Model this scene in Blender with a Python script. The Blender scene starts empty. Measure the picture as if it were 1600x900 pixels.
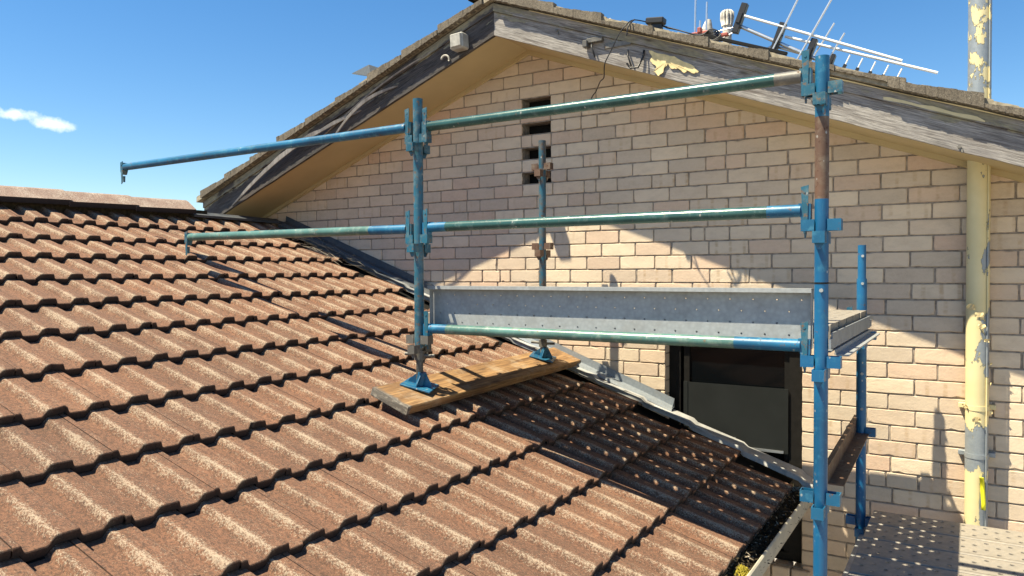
import bpy, math, random
from mathutils import Vector, Matrix, noise as mnoise
random.seed(7)
R_ = random.Random(11)
scene = bpy.context.scene
COL = scene.collection

# ------------------------------------------------------------------ camera
yaw, pit, rol = .5519, -.0211, -.0046
CAM = Vector((.6479, -4.5293, -.5747))
fwd = Vector((-math.sin(yaw), math.cos(yaw), 0)); right = Vector((math.cos(yaw), math.sin(yaw), 0)); up = Vector((0, 0, 1))
f2 = fwd*math.cos(pit)+up*math.sin(pit); u2 = up*math.cos(pit)-fwd*math.sin(pit)
r3 = right*math.cos(rol)+u2*math.sin(rol); u3 = u2*math.cos(rol)-right*math.sin(rol)
cd = bpy.data.cameras.new('camera'); cam = bpy.data.objects.new('camera', cd); COL.objects.link(cam)
cd.sensor_width = 36; cd.lens = 1163.14/1600*36; cd.clip_start = .05; cd.clip_end = 2000
m = Matrix((r3, u3, -f2)).transposed().to_4x4(); m.translation = CAM
cam.matrix_world = m
scene.camera = cam

# ------------------------------------------------------------------ light
SD = Vector((.966, 1.0, -2.58)).normalized()
w = bpy.data.worlds.new("World"); scene.world = w; w.use_nodes = True
nt = w.node_tree; nt.nodes.clear()
out = nt.nodes.new('ShaderNodeOutputWorld'); bg = nt.nodes.new('ShaderNodeBackground'); bg.inputs[1].default_value = .069
sky = nt.nodes.new('ShaderNodeTexSky'); sky.sky_type = 'NISHITA'; sky.sun_disc = False
sky.sun_elevation = math.asin(-SD.z); sky.sun_rotation = math.atan2(-SD.x, -SD.y) % (2*math.pi)
sky.altitude = 0; sky.air_density = 1.0; sky.dust_density = .0; sky.ozone_density = 2.2
# one small fair-weather cloud low on the left
tc = nt.nodes.new('ShaderNodeTexCoord')
def wmath(op, a, b=None):
    n = nt.nodes.new('ShaderNodeMath'); n.operation = op
    for i, v in enumerate((a, b)):
        if v is None: continue
        if isinstance(v, (int, float)): n.inputs[i].default_value = v
        else: nt.links.new(v, n.inputs[i])
    return n.outputs[0]
def wdot(vec, src):
    n = nt.nodes.new('ShaderNodeVectorMath'); n.operation = 'DOT_PRODUCT'
    nt.links.new(src, n.inputs[0]); n.inputs[1].default_value = vec
    return n.outputs['Value']
cdir = Vector((-0.962, 0.436, 0.212))      # replaced below by the true bearing
cdir = (f2 + r3*((58-800)/1163.14) - u3*((190-450)/1163.14)).normalized()
ce = cdir.cross(Vector((0, 0, 1))).normalized(); cu = ce.cross(cdir).normalized()
nz = nt.nodes.new('ShaderNodeTexNoise'); nz.inputs['Scale'].default_value = 38; nz.inputs['Detail'].default_value = 6; nz.inputs['Roughness'].default_value = .6
nt.links.new(tc.outputs['Generated'], nz.inputs['Vector'])
cc = wdot(cdir, tc.outputs['Generated'])
ux = wmath('DIVIDE', wdot(ce, tc.outputs['Generated']), cc); vy = wmath('DIVIDE', wdot(cu, tc.outputs['Generated']), cc)
def blob(x0, y0, rx, ry):
    a = wmath('DIVIDE', wmath('SUBTRACT', ux, x0), rx); b = wmath('DIVIDE', wmath('SUBTRACT', vy, y0), ry)
    return wmath('SUBTRACT', 1.0, wmath('SQRT', wmath('ADD', wmath('MULTIPLY', a, a), wmath('MULTIPLY', b, b))))
bl = wmath('MAXIMUM', blob(-.024, .006, .030, .008), blob(.014, -.001, .025, .009))
mk = wmath('MULTIPLY', wmath('ADD', bl, wmath('MULTIPLY', wmath('SUBTRACT', nz.outputs['Fac'], .5), 2.4)), 1.35)
mk = wmath('MULTIPLY', mk, wmath('GREATER_THAN', cc, .9))
cl = nt.nodes.new('ShaderNodeClamp'); nt.links.new(mk, cl.inputs[0])
mx = nt.nodes.new('ShaderNodeMixRGB'); nt.links.new(cl.outputs[0], mx.inputs[0]); hs = nt.nodes.new('ShaderNodeHueSaturation'); hs.inputs['Saturation'].default_value = 1.3; nt.links.new(sky.outputs[0], hs.inputs['Color']); nt.links.new(hs.outputs[0], mx.inputs[1]); mx.inputs[2].default_value = (7.6, 8.2, 8.8, 1)
nt.links.new(mx.outputs[0], bg.inputs[0]); nt.links.new(bg.outputs[0], out.inputs[0])
sl = bpy.data.lights.new('sun', 'SUN'); sl.energy = 5.0; sl.angle = math.radians(.53); sl.color = (1, .90, .67)
so = bpy.data.objects.new('sun', sl); COL.objects.link(so); so.rotation_euler = SD.to_track_quat('-Z', 'Y').to_euler(); so.location = (-6, -8, 12)
scene.view_settings.view_transform = 'Standard'; scene.view_settings.look = 'None'
scene.view_settings.exposure = 1.27; scene.view_settings.gamma = 1; scene.view_settings.use_curve_mapping = False

# ------------------------------------------------------------------ materials
class NT:
    def __init__(s, name):
        s.m = bpy.data.materials.new(name); s.m.use_nodes = True; s.t = s.m.node_tree
        s.b = s.t.nodes['Principled BSDF']; s.co = s.t.nodes.new('ShaderNodeTexCoord')
    def n(s, typ, **kw):
        k = s.t.nodes.new('ShaderNode'+typ)
        for a, v in kw.items(): setattr(k, a, v)
        return k
    def lk(s, a, b): s.t.links.new(a, b)
    def setv(s, sock, v):
        if isinstance(v, (int, float)): sock.default_value = v
        elif isinstance(v, (tuple, list)): sock.default_value = tuple(v)+((1,) if len(v) == 3 and len(sock.default_value) == 4 else ())
        else: s.lk(v, sock)
    def map(s, src='Object', scale=(1, 1, 1), loc=(0, 0, 0)):
        mp = s.n('Mapping'); s.lk(s.co.outputs[src], mp.inputs[0]); mp.inputs['Scale'].default_value = scale; mp.inputs['Location'].default_value = loc
        return mp.outputs[0]
    def noise(s, vec, scale, detail=4, rough=.55):
        k = s.n('TexNoise'); s.lk(vec, k.inputs['Vector']); k.inputs['Scale'].default_value = scale; k.inputs['Detail'].default_value = detail; k.inputs['Roughness'].default_value = rough
        return k.outputs['Fac']
    def vor(s, vec, scale):
        k = s.n('TexVoronoi'); s.lk(vec, k.inputs['Vector']); k.inputs['Scale'].default_value = scale
        return k
    def ramp(s, fac, p0, p1, c0=0., c1=1.):
        k = s.n('MapRange'); s.lk(fac, k.inputs[0]); k.inputs[1].default_value = p0; k.inputs[2].default_value = p1; k.inputs[3].default_value = c0; k.inputs[4].default_value = c1
        return k.outputs[0]
    def math(s, op, a, b=0.):
        k = s.n('Math', operation=op); s.setv(k.inputs[0], a); s.setv(k.inputs[1], b); return k.outputs[0]
    def mix(s, f, a, b, bt='MIX'):
        k = s.n('MixRGB', blend_type=bt); s.setv(k.inputs[0], f); s.setv(k.inputs[1], a); s.setv(k.inputs[2], b); return k.outputs[0]
    def col(s, c): s.setv(s.b.inputs['Base Color'], c)
    def rough(s, v): s.setv(s.b.inputs['Roughness'], v)
    def metal(s, v): s.setv(s.b.inputs['Metallic'], v)
    def bump(s, h, strength=.3, dist=.002):
        k = s.n('Bump'); s.lk(h, k.inputs['Height']); k.inputs['Strength'].default_value = strength; k.inputs['Distance'].default_value = dist
        s.lk(k.outputs[0], s.b.inputs['Normal'])
    def attr(s, name):
        k = s.n('Attribute'); k.attribute_name = name; return k
    def xyz(s, v):
        k = s.n('SeparateXYZ'); s.lk(v, k.inputs[0]); return k.outputs

def mat_plain(name, c, r=.7, metal=0., var=.25, sc=30):
    t = NT(name); v = t.map(); n = t.noise(v, sc); t.col(t.mix(t.ramp(n, .3, .7), tuple(x*(1-var) for x in c), tuple(min(1, x*(1+var)) for x in c))); t.rough(r); t.metal(metal)
    t.bump(t.noise(v, sc*4), .2, .001); return t.m

def mat_brick():
    t = NT('cream_brick'); a = t.attr('tone'); x = t.xyz(a.outputs['Vector'])
    c = t.mix(x[0], (.50, .41, .32), (.74, .60, .44))
    c = t.mix(t.math('MULTIPLY', x[1], .8), c, (.58, .375, .27))
    v = t.map(); uv = t.map('UV')
    u = t.xyz(uv)
    # brown kiln bands across some bricks
    nv = t.n('Mapping'); t.lk(t.co.outputs['Object'], nv.inputs[0]); nv.inputs['Scale'].default_value = (30, 30, 5)
    nn = t.noise(nv.outputs[0], 1, 3)
    ph = t.math('ADD', t.math('MULTIPLY', u[0], 1.0), t.math('MULTIPLY', t.math('SUBTRACT', nn, .5), .012))
    band = t.math('PINGPONG', ph, .042)
    bd = t.ramp(band, .004, .014, 1, 0)
    fade = t.ramp(t.noise(t.map('Object', (9, 9, 40)), 1, 3), .36, .60)
    st = t.math('MULTIPLY', t.math('MULTIPLY', bd, x[2]), fade)
    c = t.mix(t.math('MULTIPLY', st, .62), c, (.36, .215, .095)); bl = t.noise(t.map('Object', (1, 1, 2.2), (2, 2, 2)), 8, 5, .65); c = t.mix(t.ramp(bl, .45, .72, 0, .4), c, (.33, .25, .185))
    f = t.noise(v, 55, 6, .7); c = t.mix(t.ramp(f, .3, .75, 0, .38), c, (.70, .58, .42))
    sp = t.noise(v, 260, 3, .7); c = t.mix(t.ramp(sp, .62, .75, 0, .45), c, (.24, .17, .11))
    big = t.noise(v, 1.3, 4); c = t.mix(t.ramp(big, .35, .7, 0, .22), c, (.40, .30, .22), 'MIX')
    t.col(c); t.rough(.92)
    t.bump(t.math('ADD', t.noise(v, 70, 6, .7), t.math('MULTIPLY', t.noise(v, 300, 2), .5)), .55, .0035)
    return t.m
def mat_tile(name, ca, cb, lich, dark, wear=1.):
    t = NT(name); a = t.attr('tone'); x = t.xyz(a.outputs['Vector']); v = t.map()
    c = t.mix(x[0], ca, cb)
    big = t.noise(v, 2.6, 5, .6); c = t.mix(t.ramp(big, .35, .68, 0, .55), c, tuple(q*.72 for q in ca))
    stx = t.noise(t.map('Object', (4, 75, 4)), 1.6, 6, .75); c = t.mix(t.ramp(stx, .46, .66, 0, .55), c, tuple(q*.55 for q in ca)); sp = t.noise(v, 80, 6, .95); c = t.mix(t.ramp(sp, .47, .55, 0, .85), c, dark); sq = t.noise(t.map('Object', (1, 1, 1), (7, 3, 1)), 240, 4, .85); c = t.mix(t.ramp(sq, .52, .66, 0, .45), c, tuple(min(1, q*1.7) for q in cb))
    # lichen and worn sand, thickest along the rib shoulders
    l1 = t.noise(t.map('Object', (.8, 1.1, .8)), 165, 4, .9); l2 = t.noise(t.map('Object', (1, 1, 1), (3, 1, 2)), 7, 4, .6)
    th = t.math('ADD', t.math('ADD', l1, t.math('MULTIPLY', t.math('SUBTRACT', l2, .5), .28)), t.math('MULTIPLY', x[1], .135*wear))
    c = t.mix(t.ramp(th, .615, .685, 0, .8), c, lich)
    dr = t.noise(t.map('Object', (6, 30, 6)), 1.5, 5, .65); c = t.mix(t.ramp(dr, .52, .78, 0, .5), c, tuple(q*.45 for q in ca))
    c = t.mix(x[2], c, (.016, .011, .009))  # near-black mix puts edge shade into the tile and cap colour
    t.col(c); t.rough(.95); t.bump(t.math('ADD', t.noise(v, 330, 4, .8), t.math('MULTIPLY', t.noise(v, 90, 3), .3)), .7, .002)
    return t.m
def mat_paint(name, c, scuff=(.35, .42, .44), rust=(.13, .065, .035), amt=.5, rough=.42, sc=1.):
    t = NT(name); v = t.map()
    n1 = t.noise(v, 18*sc, 6, .68); n2 = t.noise(t.map('Object', (1, 1, 1), (5, 2, 8)), 42*sc, 6, .72); n3 = t.noise(v, 4, 3)
    cc = t.mix(t.ramp(n3, .3, .7), tuple(q*.72 for q in c), tuple(min(1, q*1.25) for q in c))
    cc = t.mix(t.ramp(n1, .56-.10*amt, .70-.10*amt, 0, .75), cc, scuff)
    rf = t.ramp(n2, .66-.12*amt, .72-.12*amt, 0, .92)
    cc = t.mix(rf, cc, rust)
    sp = t.vor(t.map('Object', (1, 1, .7), (1, 4, 2)), 34*sc); sz = t.noise(v, 9, 3, .6); sm = t.math('MULTIPLY', t.ramp(sp.outputs['Distance'], .10, .16, 1, 0), t.ramp(sz, .50, .56)); cc = t.mix(t.math('MULTIPLY', sm, .8), cc, (.36, .36, .34))
    ln = t.noise(t.map('Object', (50, 50, 6), (3, 1, 2)), 2.2, 5, .7); cc = t.mix(t.ramp(ln, .62, .70, 0, .5), cc, scuff)
    t.col(cc); t.rough(t.math('ADD', t.math('MULTIPLY', rf, .4), rough)); t.bump(t.math('ADD', n2, t.noise(v, 90, 4, .8)), .25, .0012)
    t.b.inputs['Metallic'].default_value = .05
    return t.m
def mat_galv(name, c=(.46, .48, .49), rough=.42, metal=.75, stain=.4):
    t = NT(name); v = t.map(); k = t.vor(v, 55); s = t.noise(v, 12, 5, .65)
    cc = t.mix(t.ramp(k.outputs['Distance'], 0, .8, 0, .5), c, tuple(q*.62 for q in c))
    cc = t.mix(t.ramp(s, .45, .75, 0, stain), cc, (.20, .19, .175))
    t.col(cc); t.metal(metal); t.rough(t.ramp(s, .2, .8, rough-.12, rough+.2)); t.bump(t.noise(v, 30, 4), .25, .002)
    return t.m
def mat_weather(name, dk=False):
    # grey weathered timber with remnants of cream paint along its upper part; UV.x along the board (m), UV.y across (m)
    t = NT(name); gv = t.map('UV', (8, 150, 1)); g = t.noise(gv, 1, 8, .72); g2 = t.noise(t.map('UV', (2.6, 30, 1), (4, 2, 0)), 1, 7, .7)
    c = t.mix(t.ramp(g, .32, .66), (.055, .048, .045), (.46, .43, .40)) if not dk else t.mix(t.ramp(g, .40, .72), (.012, .011, .012), (.13, .115, .11))  # dk: near-black grain, shade put into the timber colour
    c = t.mix(t.ramp(g2, .50, .66, 0, .75), c, (.075, .056, .047)); c = t.mix(t.ramp(t.noise(t.map('UV', (2, 6, 1), (9, 9, 0)), 1, 6, .7), .45, .7, 0, .55), c, (.13, .12, .125))
    y = t.xyz(t.map('UV'))[1]
    e = t.noise(t.map('UV', (5, 14, 1), (1, 7, 0)), 1, 6, .6)
    paint = t.ramp(t.math('ADD', t.math('MULTIPLY', y, 5.2), t.math('MULTIPLY', e, 1.7)), 1.58, 1.63)
    paint = t.math('MULTIPLY', paint, t.ramp(t.noise(t.map('UV', (3, 9, 1), (3, 3, 0)), 1, 5, .6), .46, .54))
    pc = t.mix(t.ramp(t.noise(t.map('UV', (20, 60, 1)), 1, 4), .35, .7), (.17, .155, .12), (.30, .275, .19))
    c = t.mix(paint, c, pc)
    kn = t.vor(t.map('UV', (1.7, 6, 1)), 1); c = t.mix(t.ramp(kn.outputs['Distance'], .02, .07, .8, 0), c, (.05, .035, .03))
    t.col(c); t.rough(.88); t.bump(t.math('ADD', g, t.math('MULTIPLY', paint, .4)), .8, .004)
    return t.m
def mat_plank():
    t = NT('sole_board_timber'); g = t.noise(t.map('Object', (26, 1.6, 26)), 1.6, 7, .6); g2 = t.noise(t.map('Object', (60, 3, 60)), 2, 4, .6)
    c = t.mix(t.ramp(g, .32, .68), (.14, .068, .026), (.40, .235, .098)); c = t.mix(t.ramp(g2, .47, .66, 0, .8), c, (.075, .04, .02)); kn = t.vor(t.map('Object', (9, 2.4, 9), (.3, .2, 0)), 1); c = t.mix(t.ramp(kn.outputs['Distance'], .05, .13, .8, 0), c, (.06, .03, .015))
    d = t.noise(t.map(), 5, 5, .7); c = t.mix(t.ramp(d, .52, .75, 0, .7), c, (.40, .33, .24))
    y = t.xyz(t.map())[1]; c = t.mix(t.ramp(t.math('ADD', y, t.math('MULTIPLY', d, -.12)), -.04, -.015, .9, 0), c, t.mix(t.ramp(t.noise(t.map('Object', (1, 1, 2.2)), 32, 4, .7), .5, .7), (.105, .10, .09), (.33, .30, .25)))
    t.col(c); t.rough(.8); t.bump(t.math('ADD', g, g2), .6, .003); return t.m
def mat_pipe():
    t = NT('peeling_cream_pipe_paint'); v = t.map(); z = t.xyz(v)[2]; x = t.xyz(v)[0]
    n = t.noise(t.map('Object', (1, 1, .55)), 16, 6, .62)
    # paint cover by height: whole up the wall, patchy lower down and mostly gone above the roof
    up_ = t.ramp(z, 4.68, 4.78, 0, .20)                      # above the roof
    low = t.math('MULTIPLY', t.math('MULTIPLY', t.ramp(z, 2.97, 3.02), t.ramp(z, 3.20, 3.27, 1, 0)), .32)
    strip = t.math('MULTIPLY', t.ramp(z, 2.95, 3.0, 1, 0), t.ramp(x, .008, .022, 0, .34))
    mid = t.math('MULTIPLY', t.math('MULTIPLY', t.ramp(z, 3.45, 3.5), t.ramp(z, 3.80, 3.88, 1, 0)), t.ramp(x, -.02, .035, .03, .24))
    wall = t.math('MULTIPLY', t.math('MULTIPLY', t.ramp(z, 3.9, 4.0), t.ramp(z, 4.3, 4.4, 1, 0)), t.ramp(x, -.01, .04, 0, .14))
    tot = t.math('ADD', t.math('ADD', t.math('ADD', n, up_), low), t.math('ADD', t.math('ADD', mid, strip), wall))
    bare = t.ramp(tot, .665, .675)
    gal = t.mix(t.noise(v, 40, 5, .7), (.17, .20, .23), (.36, .39, .41))
    c = t.mix(bare, t.mix(t.noise(v, 9, 3), (.58, .49, .25), (.70, .61, .36)), gal)
    edge = t.math('MULTIPLY', t.ramp(tot, .655, .665), t.ramp(tot, .668, .68, 1, 0)); c = t.mix(edge, c, (.20, .17, .08))
    t.col(c); t.rough(t.ramp(bare, 0, 1, .62, .45)); t.metal(t.math('MULTIPLY', bare, .25)); t.bump(t.math('SUBTRACT', t.math('MULTIPLY', t.noise(v, 25, 4), .3), bare), .8, .003); return t.m

M = {}
M['brick'] = mat_brick()
M['mortar'] = mat_plain('mortar', (.27, .225, .18), .95, 0, .4, 34)
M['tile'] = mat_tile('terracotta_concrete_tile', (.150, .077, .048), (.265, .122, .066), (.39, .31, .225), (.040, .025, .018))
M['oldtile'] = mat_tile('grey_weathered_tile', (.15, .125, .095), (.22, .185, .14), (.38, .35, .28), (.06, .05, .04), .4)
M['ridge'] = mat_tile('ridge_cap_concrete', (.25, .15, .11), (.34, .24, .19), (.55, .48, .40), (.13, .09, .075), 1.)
M['bed'] = mat_plain('old_bedding_mortar', (.26, .225, .165), .95, 0, .4, 45)
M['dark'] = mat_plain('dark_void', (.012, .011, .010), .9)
M['blue'] = mat_paint('blue_scaffold_paint', (.005, .095, .22), scuff=(.03, .16, .27), amt=.22)
M['blueworn'] = mat_paint('worn_blue_paint', (.014, .095, .15), scuff=(.10, .165, .185), rust=(.15, .085, .045), amt=.85)
M['skyblue'] = mat_paint('bright_blue_paint', (.008, .105, .215), scuff=(.05, .20, .30), amt=.5)
M['teal'] = mat_paint('faded_green_paint', (.075, .165, .145), scuff=(.20, .27, .23), rust=(.15, .11, .07), amt=.55, rough=.3)
M['teald'] = mat_paint('dark_green_paint', (.028, .085, .080), scuff=(.10, .16, .15), rust=(.10, .07, .05), amt=.35, rough=.26)
M['rusty'] = mat_paint('rusted_tube', (.11, .06, .038), scuff=(.16, .12, .085), rust=(.075, .035, .022), amt=.7, rough=.6)
M['greyst'] = mat_paint('bare_grey_steel', (.11, .105, .095), scuff=(.22, .20, .17), rust=(.12, .07, .04), amt=.6, rough=.5)
M['galv'] = mat_galv('galvanised_steel', (.38, .40, .41), .45, .2, .4)
M['deckg'] = mat_galv('worn_deck_steel', (.31, .275, .23), .6, .1, .6)
M['flash'] = mat_galv('flashing_steel', (.27, .30, .33), .45, .3, .35)
M['flashshade'] = mat_galv('shade_toned_flashing', (.060, .068, .080), .6, .1, .3)  # darker flashing copy with shade put into its colour
t = NT('weathered_lead_apron'); v = t.map(); _x = t.ramp(t.math('ADD', t.xyz(v)[0], t.math('MULTIPLY', t.noise(v, 5, 4), .5)), -.95, -.6); t.col(t.mix(t.math('MULTIPLY', _x, t.ramp(t.noise(v, 7, 5, .7), .3, .55, .35, 1)), (.085, .09, .095), (.36, .355, .345))); t.rough(.65); t.bump(t.noise(v, 22, 4), .5, .004); M['apron'] = t.m
M['lead'] = mat_plain('lead_flashing_whitened', (.47, .46, .44), .7, .1, .25, 9)
M['barge'] = mat_weather('weathered_bargeboard')
M['bargeshade'] = mat_weather('shade_toned_bargeboard', True)  # darker board copy, shade of the verge put into its colour
M['soffit'] = mat_plain('cream_soffit_paint', (.50, .40, .22), .7, 0, .07, 3)
M['cream'] = mat_plain('cream_trim_paint', (.58, .50, .30), .6, 0, .12, 12)
M['yellow'] = mat_plain('yellowed_paint_flake', (.66, .53, .27), .7, 0, .3, 22)
M['plank'] = mat_plank()
M['pipe'] = mat_pipe()
M['alu'] = mat_plain('aluminium_rod', (.62, .64, .66), .32, .8, .08)
M['white'] = mat_plain('white_rod_paint', (.80, .80, .78), .45, 0, .05)
M['black'] = mat_plain('black_plastic', (.012, .012, .014), .45, 0, .2)
M['red'] = mat_plain('faded_red_plastic', (.36, .085, .06), .6, 0, .2)
M['plaster'] = mat_plain('weathered_white_pipe', (.46, .43, .38), .85, 0, .45, 26)
M['boxgrey'] = mat_plain('grey_painted_box', (.33, .32, .29), .6, 0, .25, 25)
M['frame'] = mat_plain('dark_bronze_frame', (.014, .013, .012), .45, 0, .2)
M['screen'] = mat_plain('grey_window_blind', (.015, .017, .017), .75, 0, .15, 5)
M['tape'] = mat_plain('yellow_tape', (.80, .78, .02), .5, 0, .1)
M['straw'] = mat_plain('dry_straw', (.34, .29, .22), .9, 0, .3)
M['moss'] = mat_plain('yellow_moss', (.30, .24, .02), .95, 0, .4, 60)
M['litter'] = mat_plain('leaf_litter', (.045, .035, .022), .95, 0, .6, 50)
M['guttr'] = mat_plain('cream_gutter_paint', (.50, .46, .36), .5, 0, .15, 14)
M['conc'] = mat_plain('concrete_paving', (.30, .27, .23), .9, 0, .2, 5)
for q_ in ('screen', 'frame', 'dark', 'litter'): M[q_].node_tree.nodes['Principled BSDF'].inputs['Specular IOR Level'].default_value = .15
g = NT('window_glass'); g.col((.003, .004, .005)); g.rough(.09); g.b.inputs['Specular IOR Level'].default_value = .35; g.b.inputs['IOR'].default_value = 1.5; M['glass'] = g.m

# ------------------------------------------------------------------ mesh helpers
class MB:
    def __init__(s): s.v = []; s.f = []; s.mi = []; s.sm = []; s.tone = {}; s.uv = {}
    def face(s, idx, mi=0, sm=False): s.f.append(tuple(idx)); s.mi.append(mi); s.sm.append(sm)
    def vert(s, p): s.v.append(tuple(p)); return len(s.v)-1
    def poly(s, pts, mi=0, sm=False): s.face([s.vert(p) for p in pts], mi, sm)
    def box(s, a, b, mi=0, mat=None, bev=0.):
        x0, y0, z0 = a; x1, y1, z1 = b
        if bev:
            c = Vector(((x0+x1)/2, (y0+y1)/2, (z0+z1)/2)); h = Vector((abs(x1-x0)/2, abs(y1-y0)/2, abs(z1-z0)/2))
            pts = []; ids = {}
            for sx in (-1, 1):
                for sy in (-1, 1):
                    for sz in (-1, 1):
                        for ax in range(3):
                            q = Vector((sx*(h.x-bev), sy*(h.y-bev), sz*(h.z-bev)))
                            q[ax] = (sx, sy, sz)[ax]*h[ax]
                            p = c+q
                            if mat: p = mat @ p
                            ids[(sx, sy, sz, ax)] = s.vert(p)
            def F(l): s.face(l, mi)
            for ax in range(3):
                o = [i for i in range(3) if i != ax]
                for sg in (-1, 1):
                    l = []
                    for a1, a2 in ((-1, -1), (1, -1), (1, 1), (-1, 1)):
                        k = [0, 0, 0]; k[ax] = sg; k[o[0]] = a1; k[o[1]] = a2; l.append(ids[(*k, ax)])
                    F(l)
            for ax in range(3):
                o = [i for i in range(3) if i != ax]
                for a1 in (-1, 1):
                    for a2 in (-1, 1):
                        k0 = [0, 0, 0]; k0[o[0]] = a1; k0[o[1]] = a2; k1 = k0[:]; k0[ax] = -1; k1[ax] = 1
                        F([ids[(*k0, o[0])], ids[(*k1, o[0])], ids[(*k1, o[1])], ids[(*k0, o[1])]])
            for sx in (-1, 1):
                for sy in (-1, 1):
                    for sz in (-1, 1): F([ids[(sx, sy, sz, 0)], ids[(sx, sy, sz, 1)], ids[(sx, sy, sz, 2)]])
            return
        c = [(x0, y0, z0), (x1, y0, z0), (x1, y1, z0), (x0, y1, z0), (x0, y0, z1), (x1, y0, z1), (x1, y1, z1), (x0, y1, z1)]
        if mat: c = [mat @ Vector(p) for p in c]
        i = [s.vert(p) for p in c]
        for q in ((0, 3, 2, 1), (4, 5, 6, 7), (0, 1, 5, 4), (1, 2, 6, 5), (2, 3, 7, 6), (3, 0, 4, 7)): s.face([i[k] for k in q], mi)
    def tube(s, p0, p1, r, mi=0, n=20, r1=None, hollow=False, caps=True, seg=1):
        p0 = Vector(p0); p1 = Vector(p1); d = (p1-p0).normalized(); a = d.orthogonal().normalized(); b = d.cross(a)
        r1 = r if r1 is None else r1
        rings = []
        for q in range(seg+1):
            t = q/seg; c = p0.lerp(p1, t); rr = r+(r1-r)*t
            rings.append([s.vert(c+(a*math.cos(2*math.pi*k/n)+b*math.sin(2*math.pi*k/n))*rr) for k in range(n)])
        for q in range(seg):
            for k in range(n): s.face([rings[q][k], rings[q][(k+1) % n], rings[q+1][(k+1) % n], rings[q+1][k]], mi, True)
        if caps:
            for c, rr, dd, sg in ((p0, r, d, 1), (p1, r1, -d, -1)):
                o = [s.vert(c+(a*math.cos(2*math.pi*k/n)+b*math.sin(2*math.pi*k/n))*rr) for k in range(n)]
                if hollow:
                    i1 = [s.vert(c+(a*math.cos(2*math.pi*k/n)+b*math.sin(2*math.pi*k/n))*(rr-.004)) for k in range(n)]
                    i2 = [s.vert(c+dd*.06+(a*math.cos(2*math.pi*k/n)+b*math.sin(2*math.pi*k/n))*(rr-.004)) for k in range(n)]
                    for k in range(n):
                        s.face([o[k], o[(k+1) % n], i1[(k+1) % n], i1[k]], mi); s.face([i1[k], i1[(k+1) % n], i2[(k+1) % n], i2[k]], mi)
                    s.face(i2, mi)
                else: s.face(o, mi)
    def path(s, pts, r, mi=0, n=8):
        pts = [Vector(p) for p in pts]; rings = []
        pr = None
        for i, p in enumerate(pts):
            d = (pts[min(i+1, len(pts)-1)]-pts[max(i-1, 0)]).normalized()
            a = d.orthogonal().normalized() if pr is None else (pr-d*pr.dot(d)).normalized(); pr = a; b = d.cross(a)
            rings.append([s.vert(p+(a*math.cos(2*math.pi*k/n)+b*math.sin(2*math.pi*k/n))*r) for k in range(n)])
        for q in range(len(pts)-1):
            for k in range(n): s.face([rings[q][k], rings[q][(k+1) % n], rings[q+1][(k+1) % n], rings[q+1][k]], mi, True)
        s.face(rings[0], mi); s.face(rings[-1], mi)
    def prism(s, prof, axis, a, b, mi=0):
        # closed polygon prof (2D) extruded along axis ('x','y','z') from a to b
        def P(u, v, t): return {'x': (t, u, v), 'y': (u, t, v), 'z': (u, v, t)}[axis]
        i0 = [s.vert(P(u, v, a)) for u, v in prof]; i1 = [s.vert(P(u, v, b)) for u, v in prof]; n = len(prof)
        s.face(i0, mi); s.face(i1[::-1], mi)
        for k in range(n): s.face([i0[k], i1[k], i1[(k+1) % n], i0[(k+1) % n]], mi)

ORG = {}
def build(name, mb, mats, parent=None, origin=None, uv=None, tone=None):
    me = bpy.data.meshes.new(name)
    if parent is not None: o0 = ORG[parent.name]
    elif origin is not None: o0 = Vector(origin)
    else:
        xs = [p[0] for p in mb.v]; ys = [p[1] for p in mb.v]; zs = [p[2] for p in mb.v]
        o0 = Vector(((min(xs)+max(xs))/2, (min(ys)+max(ys))/2, min(zs)))
    me.from_pydata([(p[0]-o0.x, p[1]-o0.y, p[2]-o0.z) for p in mb.v], [], mb.f)
    if not isinstance(mats, (list, tuple)): mats = [mats]
    for q in mats: me.materials.append(M[q])
    me.polygons.foreach_set('material_index', mb.mi); me.polygons.foreach_set('use_smooth', mb.sm)
    if mb.tone:
        at = me.attributes.new('tone', 'FLOAT_VECTOR', 'POINT')
        fl = []
        for i in range(len(mb.v)): fl += mb.tone.get(i, (.5, 0, 0))
        at.data.foreach_set('vector', fl)
    if mb.uv:
        ul = me.uv_layers.new(name='UVMap')
        for l in me.loops: ul.data[l.index].uv = mb.uv.get(l.vertex_index, (0, 0))
    me.update()
    o = bpy.data.objects.new(name, me); COL.objects.link(o)
    if parent is not None: o.parent = parent
    else: o.location = o0
    ORG[o.name] = o0
    return o
def thing(name, label, cat, loc, group=None):
    o = bpy.data.objects.new(name, None); COL.objects.link(o); o.location = loc; o.empty_display_size = .1
    o['label'] = label; o['category'] = cat
    if group: o['group'] = group
    ORG[o.name] = Vector(loc); return o
def tag(o, label, cat, group=None, kind=None):
    if label: o['label'] = label
    if cat: o['category'] = cat
    if group: o['group'] = group
    if kind: o['kind'] = kind
    return o
def copy_tree(o, parent=None):
    c = o.copy(); COL.objects.link(c); c.parent = parent if parent else o.parent
    for ch in list(o.children): copy_tree(ch, c)
    return c

# ------------------------------------------------------------------ geometry constants
GZ = -4.6                      # ground
phi = .3545; G = .3376; RO = Vector((-2.3817, -3.4233, -.9233))     # lower roof plane
DN = Vector((math.cos(phi), 0, -math.sin(phi))); NR = Vector((math.sin(phi), 0, math.cos(phi)))
def roofz(x, h=0.): return RO.z-math.tan(phi)*(x-RO.x)+h/math.cos(phi)
def roofp(x, y, h=0.): return Vector((x, y, RO.z-math.tan(phi)*(x-RO.x)))+NR*h

# ground
mb = MB(); mb.poly([(-400, -400, GZ), (400, -400, GZ), (400, 400, GZ), (-400, 400, GZ)])
tag(build('ground', mb, 'conc', origin=(0, 0, GZ)), None, None, kind='structure')

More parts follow.
